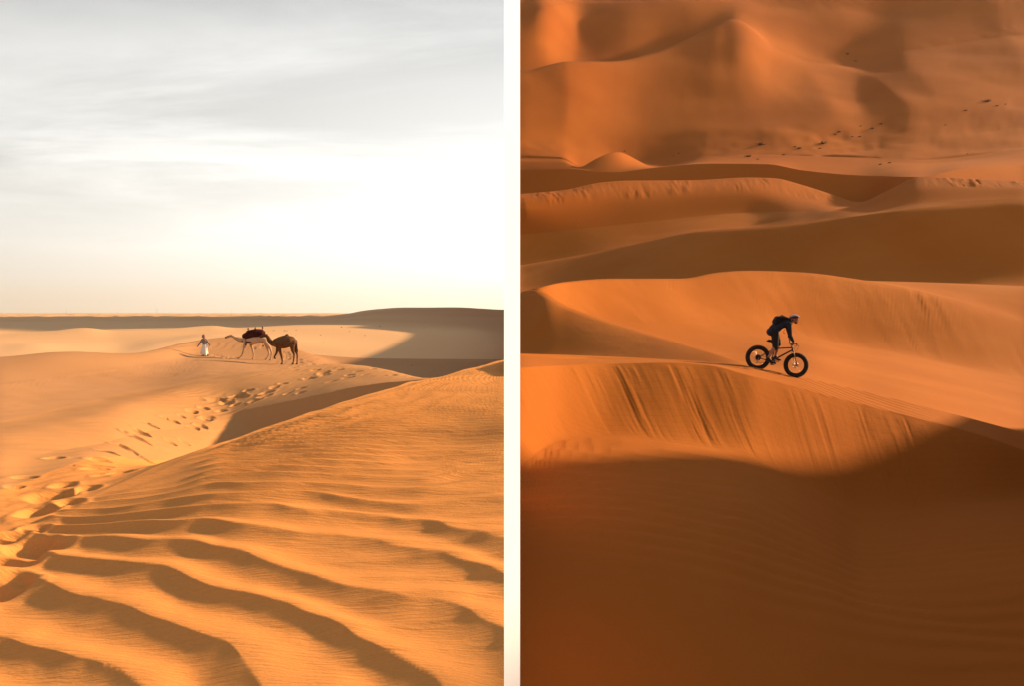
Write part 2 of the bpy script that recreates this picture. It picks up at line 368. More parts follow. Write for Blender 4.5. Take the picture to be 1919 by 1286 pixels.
# ---- right: deep orange dunes climbing behind the cyclist
RC = [
 ('s', [(975,2020,4),(1919,2420,4.4)]),
 ('s', [(975,1300,7.2),(1400,1300,8.4),(1919,1300,10.2),(2400,1300,10.5)]),
 ('s', [(975,880,16.5),(1010,850,18.2),(1060,826,19.8),(1150,820,20.8),(1250,830,21),(1330,842,21.2),(1400,858,21.3),(1450,880,21.5),(1560,940,21.8),(1620,968,22),(1700,962,22.5),(1800,950,23),(1919,935,24)]),
 ('c', [(975,690,19.5),(1060,685,22.3),(1150,682,23.6),(1250,680,23.9),(1330,685,24.2),(1400,703,24.2),(1450,715,24.6),(1560,745,25.4),(1620,760,25.8),(1700,780,26),(1800,805,26),(1850,820,26),(1919,845,26)]),
 ('c', [(975,663,22.5),(1100,667,25),(1250,674,26),(1330,680,26.2),(1400,687,26.3),(1450,697,26.5),(1500,708,26.8),(1560,721,27.4),(1620,735,27.8),(1700,755,28),(1800,780,28.2),(1919,812,28.3)]),
 ('s', [(975,680,45),(1200,687,39),(1300,692,36),(1400,700,33),(1500,713,31),(1620,745,32),(1700,768,32),(1919,825,33)]),
 ('c', [(975,546,58),(1005,542,56),(1060,572,53),(1130,598,50),(1200,620,47),(1300,650,42),(1400,682,37),(1430,690,36.5),(1500,700,37),(1620,725,40),(1700,740,40),(1919,795,40)]),
 ('s', [(975,558,59),(1005,552,58),(1060,588,58),(1130,612,57),(1200,632,56),(1300,660,54),(1400,676,52),(1500,668,54),(1620,688,56),(1700,702,56),(1919,750,54)]),
 ('s', [(975,556,60),(1005,548,59),(1060,575,61),(1130,598,63),(1200,607,65),(1300,612,69),(1400,616,73),(1500,630,76),(1600,650,77),(1700,668,76),(1800,690,74),(1919,712,72)]),
 ('c', [(975,548,62),(1005,540,60),(1060,528,65),(1150,522,71),(1280,522,78),(1340,511,82),(1400,507,85),(1500,510,89),(1600,522,90.5),(1700,540,91),(1800,565,90.5),(1919,600,90)]),
 ('s', [(975,554,72),(1280,526,88),(1500,515,99),(1600,525,99),(1700,528,102),(1800,531,104),(1919,536,104)]),
 ('s', [(975,549,146),(1280,534,134),(1500,524,128),(1600,533,126),(1919,545,119)]),
 ('c', [(975,497,175),(1100,475,170),(1200,455,165),(1320,432,158),(1440,423,152),(1560,410,148),(1700,392,144),(1919,372,142)]),
 ('s', [(975,503,185),(1100,481,182),(1200,461,177),(1320,438,170),(1440,429,162),(1560,416,157),(1700,398,152),(1919,378,150)]),
 ('s', [(975,440,196),(1170,420,202),(1400,398,206),(1500,395,196),(1610,398,168),(1725,382,160),(1919,370,153)]),
 ('s', [(975,392,198),(1170,376,210),(1400,362,215),(1500,370,213),(1560,380,206),(1610,388,188),(1725,350,174),(1919,352,160)]),
 ('c', [(975,363,212),(1060,355,217),(1120,342,222),(1170,338,225),(1300,337,231),(1400,332,234),(1450,333,234),(1500,345,231),(1560,364,222),(1610,379,208),(1660,358,197),(1725,331,188),(1919,340,168)]),
 ('s', [(975,403,255),(1060,385,254),(1170,366,250),(1300,352,246),(1450,346,243),(1500,357,240),(1560,375,233),(1610,396,224),(1725,344,196),(1919,376,195)]),
 ('c', [(975,318,276),(1080,316,268),(1110,321,264),(1150,322,262),(1225,314,262),(1330,306,257),(1440,307,251),(1500,318,248),(1610,328,238),(1725,331,202),(1800,316,213),(1919,308,232)]),
 ('c', [(975,302,284),(1060,303,279),(1084,316,271),(1110,300,274),(1160,283,284),(1190,297,293),(1228,314,299),(1330,300,288),(1440,295,284),(1610,300,276),(1725,305,256),(1919,285,262)]),
 ('s', [(975,294,291),(1060,297,286),(1084,314,283),(1110,311,286),(1160,309,292),(1190,309,299),(1228,311,304),(1330,296,296),(1440,290,292),(1610,294,285),(1725,298,266),(1919,277,272)]),
 ('s', [(975,262,308),(1200,260,335),(1340,244,336),(1450,236,337),(1600,233,342),(1700,213,350),(1850,193,362),(1919,186,368)]),
 ('c', [(975,142,365),(1075,126,385),(1150,119,404),(1230,97,428),(1300,70,450),(1340,50,463),(1370,45,470),(1400,56,470),(1450,100,465),(1520,124,465),(1600,130,466),(1700,100,474),(1800,84,484),(1919,72,494)]),
 ('s', [(975,156,378),(1075,142,398),(1150,130,418),(1230,112,443),(1340,62,477),(1370,50,484),(1400,58,484),(1450,84,480),(1520,106,480),(1600,112,481),(1700,84,488),(1800,70,497),(1919,56,508)]),
 ('s', [(975,40,450),(1020,14,470),(1090,4,540),(1200,4,530),(1290,2,535),(1380,8,545),(1450,18,548),(1560,22,550),(1650,28,552),(1700,20,555),(1790,0,562),(1919,-15,575)]),
 ('s', [(975,-8,590),(1919,-30,610)]),
 ('s', [(975,300,800),(1919,300,800)]),
 ('s', [(975,580,1700),(1919,580,1700)]),
]
RR = [12, 90, 110, 100, 44, 12, 50, 6, 16, 70, 14, 12, 60, 5, 20, 24, 40, 5, 28, 18, 14, 22, 60, 6, 50, 10, 8, 6]
RR = RR[:len(RC) - 1]
rpx = np.concatenate([np.linspace(962, 1955, 560), 1956 + 3200 * (np.linspace(0.004, 1, 110) ** 1.4)])
TR = Terrain(rpx, RC, RR, 9.0)

def deform_right(T):
    X, D, Z, P, Y = T.X, T.D, T.Z.copy(), T.PX, T.Y0
    st = T.seg + T.t
    # avalanche streaks running down the slip faces, leaning to the right as they fall
    def streak(i, lo, shear, amp, k, seed, wt=1.0):
        m = (T.seg == i)
        v = (1 - T.t)                                  # 0 at the crest, 1 at the foot
        a = (P + 0.0) * k - v * shear
        s = fbm(a, v * 1.1 + 3, seed, 4, 0.62)
        s2 = np.clip(fbm(a * 0.45 + 7, v * 0.8, seed + 9, 3), 0, 1)
        fade = sstep(0, 0.10, v) * (1 - sstep(0.78, 1.0, v) * 0.9)
        return np.where(m, amp * s * (0.25 + 1.6 * s2) * fade, 0)
    Z += streak(2, 0, 7.0, 0.030, 1 / 11.0, 101)
    Z += streak(8, 0, 6.5, 0.12, 1 / 14.0, 131)
    Z += streak(15, 0, 1.2, 0.30, 1 / 10.0, 151)
    # fine ripples on the ridge top and the bowl floor
    ph = X * 0.9 + D * 2.2 + 1.0 * fbm(X * 0.3, D * 0.3, 161, 3)
    Z += np.where(T.seg == 3, 0.02 * ripple(ph) * sstep(1420, 1520, P) * (1 - sstep(1680, 1780, P)), 0)
    ph = D * 1.35 - X * 0.3 + 1.2 * fbm(X * 0.22, D * 0.2, 165, 3)
    Z += np.where(T.seg == 1, 0.045 * ripple(ph) * sstep(8, 13, D) * np.clip(0.45 + 1.4 * fbm(X * 0.13, D * 0.12, 169, 2), 0, 1), 0)
    Z += 0.12 * fbm(X * 0.12, D * 0.12, 171, 3) * (T.seg == 1)
    ph = X * 0.8 + D * 0.5 + 1.5 * fbm(X * 0.06, D * 0.06, 175, 2)
    Z += np.where((T.seg == 14), 0.06 * ripple(ph) * (1 - sstep(1020, 1160, P)) * np.clip(0.5 + 1.5 * fbm(X * 0.05, D * 0.05, 177, 2), 0, 1), 0)
    # rut left by the tyres
    path = np.interp(P, [960, 1100, 1250, 1400, 1423, 1493, 1510], [21.9, 24.4, 25.6, 26.5, 26.6, 26.6, 26.6])
    Z += np.where((T.seg == 3) | (T.seg == 4), (-0.035 * np.exp(-((D - path) / 0.09) ** 2) + 0.012 * np.exp(-((np.abs(D - path) - 0.17) / 0.06) ** 2)) * (1 - sstep(1490, 1500, P)), 0)
    # added dune bank out of view on the right, shaped to shade the bowl
    v = X - 0.60 * D - 0.8
    Z += (8.3 + 3.0 * sstep(14, 20, D) - 4.8 * sstep(26.5, 32, D)) * sstep(0, 6, v) * (1 - sstep(36, 50, D)) * (1 + 0.06 * fbm(X * 0.1, D * 0.1, 185, 2))
    # old tracks across the slope below the massif
    tr = (T.seg == 20)
    lane = Y + (P - 1400) * 0.16
    for c in (312, 300, 288, 279):
        Z += np.where(T.seg == 20, -0.55 * np.exp(-((lane - c + 4 * fbm(P / 80, Y / 40, c, 2)) / 2.2) ** 2) * sstep(1380, 1560, P), 0)
    Z += np.where(tr, 0.8 * fbm(X * 0.05, D * 0.05, 181, 4), 0)
    # ridges and hollows of the massif: each a spur with a soft or sharp back
    def spur(pts, A, wl, wr, y0, y1, pw=1.0):
        nonlocal Z
        ys = np.array([q[1] for q in pts], float); xs = np.array([q[0] for q in pts], float)
        o = np.argsort(ys); xr = np.interp(Y, ys[o], xs[o]); d = P - xr
        prof = np.where(d < 0, np.exp(-(np.sqrt(d * d + 300) - 17.3) / wl), np.exp(-(np.sqrt(d * d + 300) - 17.3) / wr))
        f = sstep(y0 - 25, y0 + 25, Y) * (1 - sstep(y1 - 30, y1 + 20, Y))
        Z += np.where(T.seg >= 20, A * prof * f, 0)
    spur([(1062,130),(1070,180),(1066,255)], 4.2, 60, 150, 120, 262)
    spur([(1385,30),(1400,70),(1390,130)], 3.0, 45, 70, 20, 120)
    spur([(1690,60),(1685,90),(1704,128),(1760,185)], 1.8, 60, 140, 48, 205)
    spur([(1560,132),(1620,150),(1660,175),(1705,207)], 2.2, 65, 65, 128, 228)
    spur([(1420,90),(1520,150),(1560,215)], 2.0, 70, 50, 90, 235)
    spur([(1860,-20),(1880,60),(1919,110)], 2.0, 60, 90, -20, 150)
    mass = sstep(20.6, 21.4, st) * (1 - sstep(25, 26, st))
    Z += mass * (1.5 * fbm(X / 70, D / 60, 191, 3) + 0.15 * fbm(X / 9, D / 14, 195, 3))
    sl = (T.seg == 23) & (P > 1440) & (P < 1700)
    Z += np.where(sl, 0.0 * fbm((P + (1 - T.t) * 30) / 9.0, D / 60, 197, 3) * (1 - T.t) * T.t * 3, 0)
    T.Z = Z
deform_right(TR)
rs = np.concatenate([[0], np.cumsum(RR)]); cut = lambda i: int(rs[i])
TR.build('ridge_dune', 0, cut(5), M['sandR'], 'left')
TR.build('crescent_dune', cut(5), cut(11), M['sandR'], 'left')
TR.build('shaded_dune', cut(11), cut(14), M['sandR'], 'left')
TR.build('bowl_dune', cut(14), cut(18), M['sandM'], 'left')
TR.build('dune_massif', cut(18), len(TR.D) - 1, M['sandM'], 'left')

# ground sheet under and around everything, out to the horizon
bm = bmesh.new()
g = 40; S = 10000.0
vs = [[bm.verts.new((S * (2 * i / g - 1) , S * (2 * j / g - 1), -12.5 + 0.0)) for j in range(g + 1)] for i in range(g + 1)]
for i in range(g):
    for j in range(g): bm.faces.new((vs[i][j], vs[i+1][j], vs[i+1][j+1], vs[i][j+1]))
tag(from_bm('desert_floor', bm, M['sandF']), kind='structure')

# ------------------------------------------------------------------ dusty air
bm = bmesh.new(); bmesh.ops.create_cube(bm, size=1)
for v in bm.verts: v.co = Vector((v.co.x * 20400, v.co.y * 20400, -13.6 if v.co.z < 0 else 265.0))
hz = from_bm('haze', bm, bpy.data.materials.new('dusty_air'), smooth=False); tag(hz, kind='stuff')
hm = hz.data.materials[0]; hm.use_nodes = True; t = hm.node_tree; t.nodes.clear()
ho = t.nodes.new('ShaderNodeOutputMaterial'); hv = t.nodes.new('ShaderNodeVolumePrincipled')
hv.inputs['Color'].default_value = (1.0, 0.90, 0.76, 1); hv.inputs['Density'].default_value = 0.00004; hv.inputs['Anisotropy'].default_value = 0.25
t.links.new(hv.outputs[0], ho.inputs['Volume'])

# ------------------------------------------------------------------ added post standing in for the white gutter, hiding the dune seam
def post():
    d = 3.62; k = d / F
    xl, xr = (944.6 - CX) * k, (974.6 - CX) * k
    depth = 0.11
    base = TL.ground(-0.04, d) - 0.35
    top = 1.42
    A = (xl, d); B = (xr * (d + depth) / d, d + depth); Cc = (xl + 0.012, d + depth + 0.02)
    bm = bmesh.new(); lo = [bm.verts.new((p[0], p[1], base)) for p in (A, B, Cc)]; hi = [bm.verts.new((p[0], p[1], top)) for p in (A, B, Cc)]
    for i in range(3): bm.faces.new((lo[i], lo[(i+1) % 3], hi[(i+1) % 3], hi[i]))
    bm.faces.new(hi); bm.faces.new(lo[::-1])
    bmesh.ops.recalc_face_normals(bm, faces=bm.faces)
    for v in bm.verts: v.co -= Vector((0, d, base))
    o = from_bm('gutter_post', bm, mat('white_paint', (0.74, 0.82, 0.95), 0.7, 0.01, 6, spec=0.2), smooth=False)
    o.location = (0, d, base)
    tag(o, 'added tall slim white post standing in for the white gutter between the golden and the orange dunes', 'post')
post()

# ------------------------------------------------------------------ soft-body builder: tapered limbs fused into one surface
def cone(bm, a, ra, b, rb, n=12, sy=1.0):
    a = Vector(a); b = Vector(b); d = (b - a)
    if d.length < 1e-6: d = Vector((0, 0, 1e-4))
    q = d.to_track_quat('Z', 'Y').to_matrix()
    rings = []
    for c, r, dirn, steps in ((a, ra, -1, (80, 55, 28, 0)), (b, rb, 1, (0, 28, 55, 80))):
        for s in steps:
            rr = r * math.cos(R(s)); off = dirn * r * math.sin(R(s))
            ring = []
            for i in range(n):
                t = 2 * math.pi * i / n
                ring.append(bm.verts.new(c + q @ Vector((rr * math.cos(t), rr * math.sin(t), off))))
            rings.append(ring)
    for r0, r1 in zip(rings, rings[1:]):
        for i in range(n): bm.faces.new((r0[i], r0[(i+1) % n], r1[(i+1) % n], r1[i]))
    bm.faces.new(rings[0][::-1]); bm.faces.new(rings[-1])
def ball(bm, c, r):
    res = bmesh.ops.create_icosphere(bm, subdivisions=3, radius=1)
    c = Vector(c); r = Vector(r if hasattr(r, '__len__') else (r, r, r))
    for v in res['verts']: v.co = Vector((v.co.x * r.x, v.co.y * r.y, v.co.z * r.z)) + c
def chain(bm, pts, n=12):
    for (p, r), (p2, r2) in zip(pts, pts[1:]): cone(bm, p, r, p2, r2, n)
def fuse(name, bm, voxel, m, parent=None, smooth=4, squash=None):
    me = bpy.data.meshes.new(name + '_raw'); bm.to_mesh(me); bm.free()
    o = bpy.data.objects.new(name + '_raw', me); COL.objects.link(o)
    md = o.modifiers.new('r', 'REMESH'); md.mode = 'VOXEL'; md.voxel_size = voxel
    if smooth:
        s = o.modifiers.new('s', 'SMOOTH'); s.iterations = smooth; s.factor = 0.5
    dg = bpy.context.evaluated_depsgraph_get(); dg.update()
    me2 = bpy.data.meshes.new_from_object(o.evaluated_get(dg)); me2.name = name
    bpy.data.objects.remove(o); bpy.data.meshes.remove(me)
    me2.polygons.foreach_set('use_smooth', [True] * len(me2.polygons)); me2.update()
    return link(name, me2, m, parent)
def tube(bm, pts, r, n=8):
    for a, b in zip(pts, pts[1:]): cone(bm, a, r if not hasattr(r, '__len__') else r[0], b, r if not hasattr(r, '__len__') else r[1], n)
def torus(bm, c, Rm, rm, n=48, k=12, sy=1.0):
    c = Vector(c); rings = []
    for i in range(n):
        a = 2 * math.pi * i / n; ring = []
        for j in range(k):
            b = 2 * math.pi * j / k
            rr = Rm + rm * math.cos(b)
            ring.append(bm.verts.new(c + Vector((rr * math.cos(a), rm * sy * math.sin(b), rr * math.sin(a)))))
        rings.append(ring)
    for i in range(n):
        for j in range(k):
            bm.faces.new((rings[i][j], rings[i][(j+1) % k], rings[(i+1) % n][(j+1) % k], rings[(i+1) % n][j]))
def disc(bm, c, r, h, n=24):
    cone_pts = []
    c = Vector(c)
    for y in (-h / 2, h / 2):
        cone_pts.append([bm.verts.new(c + Vector((r * math.cos(2*math.pi*i/n), y, r * math.sin(2*math.pi*i/n)))) for i in range(n)])
    a, b = cone_pts
    for i in range(n): bm.faces.new((a[i], a[(i+1) % n], b[(i+1) % n], b[i]))
    bm.faces.new(a[::-1]); bm.faces.new(b)
def hand(bm, wrist, d, side, s=1.0, curl=0.9, up=None):
    """palm, four unequal bent fingers and a thumb; d = finger direction, side = across the palm to the thumb"""
    w = Vector(wrist); d = Vector(d).normalized(); side = (Vector(side) - d * Vector(side).dot(d)).normalized(); nrm = d.cross(side)
    if up is not None and nrm.dot(Vector(up)) < 0: nrm = -nrm
    k = w + d * 0.085 * s
    for t in (-0.030, -0.010, 0.010, 0.030): cone(bm, w + side * t * 0.75 * s, 0.017 * s, k + side * t * s, 0.012 * s, 8)
    for t, l in ((-0.032, 0.058), (-0.011, 0.072), (0.011, 0.078), (0.032, 0.070)):
        p = k + side * t * s; ang = 0.25; dd = d
        for i, f in enumerate((0.45, 0.32, 0.23)):
            ang += curl * 0.55
            dd = d * math.cos(ang) + nrm * math.sin(ang)
            q = p + dd * l * f * s
            cone(bm, p, (0.0098 - 0.0008 * i) * s, q, (0.0092 - 0.0009 * i) * s, 8); p = q
    p = w + side * 0.026 * s + d * 0.02 * s
    q = p + (side * 0.75 + d * 0.6 + nrm * 0.2).normalized() * 0.042 * s
    r2 = q + (d * 0.85 + nrm * 0.5 + side * 0.1).normalized() * 0.032 * s
    cone(bm, p, 0.013 * s, q, 0.011 * s, 8); cone(bm, q, 0.011 * s, r2, 0.009 * s, 8)

M['skin'] = mat('skin', (0.42, 0.20, 0.115), 0.6, 0.08, 30)
M['skin2'] = mat('tanned_skin', (0.27, 0.13, 0.075), 0.6, 0.08, 30)
M['black'] = mat('black_rubber', (0.020, 0.017, 0.015), 0.75, 0.2, 60, bump=0.4, bscale=120)
M['darkmetal'] = mat('dark_metal', (0.03, 0.024, 0.022), 0.4, 0.1, 20, metal=0.5)
M['steel'] = mat('bare_steel', (0.42, 0.36, 0.30), 0.35, 0.08, 30, metal=0.9)
M['frame'] = mat('frame_paint', (0.07, 0.030, 0.022), 0.4, 0.1, 20)
M['navy'] = mat('navy_jersey', (0.016, 0.022, 0.036), 0.85, 0.2, 25, bump=0.3, bscale=40)
M['shorts'] = mat('charcoal_shorts', (0.020, 0.020, 0.021), 0.9, 0.2, 25, bump=0.3, bscale=40)
M['pack'] = mat('black_pack', (0.008, 0.008, 0.011), 0.85, 0.2, 25, bump=0.3, bscale=50)
M['shoe'] = mat('black_shoe', (0.018, 0.018, 0.02), 0.7, 0.2, 30)
M['sole'] = mat('grey_sole', (0.10, 0.10, 0.10), 0.7, 0.2, 30)
M['helmetw'] = mat('helmet_white', (0.62, 0.58, 0.58), 0.4, 0.06, 12)
M['helmetd'] = mat('helmet_dark', (0.03, 0.02, 0.045), 0.4, 0.1, 12)
M['red'] = mat('red_trim', (0.35, 0.03, 0.02), 0.5, 0.1, 20)
M['hair'] = mat('dark_hair', (0.015, 0.010, 0.008), 0.8, 0.3, 80)
M['white_cloth'] = mat('white_cloth', (0.78, 0.74, 0.68), 0.9, 0.05, 8, bump=0.3, bscale=14)
M['grey_jacket'] = mat('grey_jacket', (0.22, 0.19, 0.18), 0.9, 0.12, 14, bump=0.3, bscale=18)
M['scarf'] = mat('red_check_scarf', (0.36, 0.16, 0.115), 0.9, 0.35, 30)
M['camelb'] = mat('brown_camel_hair', (0.135, 0.066, 0.030), 0.95, 0.28, 3.2, bump=0.6, bscale=26, spec=0.1)
M['camelw'] = mat('cream_camel_hair', (0.52, 0.35, 0.22), 0.95, 0.12, 4, bump=0.5, bscale=26, spec=0.1)
M['dark_hair'] = mat('dark_tail_hair', (0.05, 0.022, 0.012), 0.95, 0.3, 12)
M['maroon'] = mat('maroon_blanket', (0.050, 0.012, 0.011), 0.95, 0.35, 5, bump=0.6, bscale=20, spec=0.1)
M['wood'] = mat('saddle_wood', (0.06, 0.028, 0.016), 0.8, 0.2, 20)

# ------------------------------------------------------------------ the cyclist
def cyclist():
    pa = TR.hit(1423.5, 693.8, 15); D0 = 26.6
    j = lambda x, y: Vector(((x - CX) / F * D0, 0, (HZ - y) / F * D0))
    k = D0 / F / 8.035                                        # metres per close-up pixel
    hub = Vector(((1370 + 405 / 8.035 - CX) / F * D0, D0, (HZ - (570 + 808 / 8.035)) / F * D0))
    def P(cx, cy, y=0.0): return Vector(((cx - 405) * k, y, -(cy - 808) * k))
    # the wheels stand on the ridge: find how far the sand is below each wheel and settle the bike on it
    Rw = 0.372; rt = 0.056
    dz = []
    for c in (P(405, 808), P(978, 925)):
        w = hub + c; ground = max(TR.ground(w.x + dx, D0 + dy) for dx in (-.05, 0, .05) for dy in (-.03, 0, .03))
        dz.append(w.z - Rw - ground)
    return hub, P, Rw, rt, dz, D0
hub, P, Rw, rt, dzs, D0 = cyclist()
# lay the bike's line to the sand under both wheels by raising the sand track they roll on
def settle(T, P):
    for c in (P(405, 808), P(978, 925)):
        w = hub + c
        m = np.exp(-((T.X - w.x) / 0.35) ** 4 - ((T.D - w.y) / 0.6) ** 4)
    return
bike = empty('fat_bike', hub, 'dark fat-tyre bicycle rolling down the orange sand ridge', 'bicycle')
def wheel(c, seed):
    bm = bmesh.new(); torus(bm, (0, 0, 0), Rw - rt, rt, 64, 14)
    # tread knobs
    for i in range(72):
        a = 2 * math.pi * i / 72
        for yy in (-0.032, 0.0, 0.032):
            if (i % 2 == 0) == (yy == 0.0): continue
            r0 = Rw - rt + math.sqrt(max(rt ** 2 - yy ** 2, 0)) - 0.003
            p = Vector((r0 * math.cos(a), yy, r0 * math.sin(a))); n = Vector((math.cos(a), 0, math.sin(a)))
            cone(bm, p, 0.010, p + n * 0.008, 0.008, 5)
    t = from_bm('wheel', bm, M['black'], bike); t.location = c
    bm = bmesh.new(); torus(bm, (0, 0, 0), Rw - 2 * rt - 0.004, 0.014, 56, 8, 2.4)
    r_ = from_bm('rim', bm, M['darkmetal'], t)
    bm = bmesh.new()
    for i in range(32):
        a = 2 * math.pi * i / 32; b = a + (0.35 if i % 4 < 2 else -0.35); s = 0.035 if i % 2 else -0.035
        tube(bm, [(0.028 * math.cos(b), s, 0.028 * math.sin(b)), ((Rw - 2 * rt) * math.cos(a), s * 0.3, (Rw - 2 * rt) * math.sin(a))], 0.0018, 5)
    from_bm('spokes', bm, M['steel'], t)
    bm = bmesh.new(); disc(bm, (0, 0, 0), 0.026, 0.12); from_bm('hub', bm, M['darkmetal'], t)
    bm = bmesh.new()
    torus(bm, (0, 0.055 if seed else 0.05, 0), 0.082, 0.007, 36, 6, 0.35)
    for i in range(6):
        a = i * math.pi / 3; tube(bm, [(0, 0.055, 0), (0.08 * math.cos(a), 0.055, 0.08 * math.sin(a))], 0.004, 5)
    from_bm('brake_disc', bm, M['steel'], t)
    return t
wheel(P(405, 808), 0); wheel(P(978, 925), 1)
BB = P(612, 858); HT = P(918, 645); HB = P(928, 712); ST = P(655, 672); SP = P(600, 560); RH = P(405, 808); FH = P(978, 925)
bm = bmesh.new()
tube(bm, [HT, HB], 0.024); tube(bm, [ST, HT + (HB - HT) * 0.2], 0.019); tube(bm, [BB, HT + (HB - HT) * 0.72], 0.024); tube(bm, [BB, ST], 0.018)
for s in (-1, 1):
    o = Vector((0, s * 0.085, 0)); q = Vector((0, s * 0.03, 0))
    tube(bm, [BB + q, BB + Vector((-0.08, s * 0.075, 0)), RH + o], 0.011); tube(bm, [ST + q * 0.6 + Vector((0, 0, -0.02)), ST + Vector((-0.07, s * 0.075, -0.05)), RH + o], 0.010)
disc(bm, BB, 0.026, 0.11)
from_bm('frame', bm, M['frame'], bike)
bm = bmesh.new()
crown = HB + (FH - HB) * 0.04
for s in (-1, 1):
    o = Vector((0, s * 0.082, 0)); tube(bm, [crown + o, FH + o], 0.016)
tube(bm, [crown + Vector((0, -0.082, 0)), crown + Vector((0, 0.082, 0))], 0.02); tube(bm, [HB, crown], 0.02)
from_bm('fork', bm, M['steel'], bike)
bm = bmesh.new(); tube(bm, [ST, SP], 0.015); from_bm('seat_post', bm, M['darkmetal'], bike)
bm = bmesh.new()
ball(bm, SP + Vector((-0.06, 0, 0.015)), (0.075, 0.07, 0.03)); chain(bm, [(SP + Vector((-0.05, 0, 0.018)), 0.045), (SP + Vector((0.14, 0, 0.0)), 0.022)])
fuse('saddle', bm, 0.008, M['black'], bike, 3)
bm = bmesh.new()
BAR = P(945, 600)
tube(bm, [HT, HT + Vector((0.0, 0, 0.05)), BAR], 0.017)
tube(bm, [BAR + Vector((-0.03, -0.36, 0.01)), BAR + Vector((0, -0.16, 0)), BAR + Vector((0, 0.16, 0)), BAR + Vector((-0.03, 0.36, 0.01))], 0.015)
from_bm('handlebar', bm, M['darkmetal'], bike)
for s in (-1, 1):
    bm = bmesh.new(); tube(bm, [BAR + Vector((-0.018, s * 0.25, 0.006)), BAR + Vector((-0.031, s * 0.365, 0.01))], 0.019); from_bm('grip', bm, M['black'], bike)
    bm = bmesh.new(); tube(bm, [BAR + Vector((0.0, s * 0.22, 0)), BAR + Vector((0.045, s * 0.24, -0.03)), BAR + Vector((0.05, s * 0.33, -0.05))], 0.006); from_bm('brake_lever', bm, M['darkmetal'], bike)
bm = bmesh.new()
tube(bm, [BAR + Vector((0.03, -0.2, 0)), P(1000, 640, -0.1), P(990, 690, -0.05), P(950, 720, -0.05)], 0.004, 6)
from_bm('brake_cable', bm, M['black'], bike); bm = bmesh.new()
tube(bm, [BAR + Vector((0.03, 0.2, 0)), P(985, 650, 0.1), P(960, 690, 0.05)], 0.004, 6)
from_bm('brake_cable', bm, M['black'], bike)
PEDR = P(600, 912, -0.16); PEDL = P(715, 870, 0.16)
mid = (PEDR + PEDL) / 2; BBc = BB
bm = bmesh.new(); disc(bm, BB + Vector((0, -0.055, 0)), 0.085, 0.006, 32); torus(bm, BB + Vector((0, -0.055, 0)), 0.088, 0.006, 36, 6); from_bm('chainring', bm, M['darkmetal'], bike)
for pd, s in ((PEDR, -1), (PEDL, 1)):
    bm = bmesh.new(); tube(bm, [BB + Vector((0, s * 0.075, 0)), Vector((pd.x, s * 0.085, pd.z))], 0.012); from_bm('crank_arm', bm, M['darkmetal'], bike)
    bm = bmesh.new()
    bmesh.ops.create_cube(bm, size=1)
    for v in bm.verts: v.co = Vector((v.co.x * 0.10, v.co.y * 0.09, v.co.z * 0.022)) + Vector((pd.x, s * 0.145, pd.z))
    from_bm('pedal', bm, M['black'], bike, False)
bm = bmesh.new()
for i in range(7): disc(bm, RH + Vector((0, -0.035 - 0.006 * i, 0)), 0.085 - 0.008 * i, 0.003, 24)
from_bm('cassette', bm, M['darkmetal'], bike)
bm = bmesh.new()
y = Vector((0, -0.055, 0))
tube(bm, [BB + y + Vector((0, 0, 0.088)), RH + y + Vector((0, 0, 0.065))], 0.005, 6)
DR = P(385, 880, -0.055)
tube(bm, [BB + y + Vector((0, 0, -0.088)), DR + Vector((0.04, 0, 0)), DR, RH + y + Vector((-0.03, 0, -0.055))], 0.005, 6)
from_bm('bike_chain', bm, M['darkmetal'], bike)
bm = bmesh.new(); chain(bm, [(RH + Vector((0, -0.07, -0.02)), 0.014), (P(395, 850, -0.07), 0.012), (DR, 0.016), (P(362, 878, -0.06), 0.010)]); from_bm('derailleur', bm, M['steel'], bike)

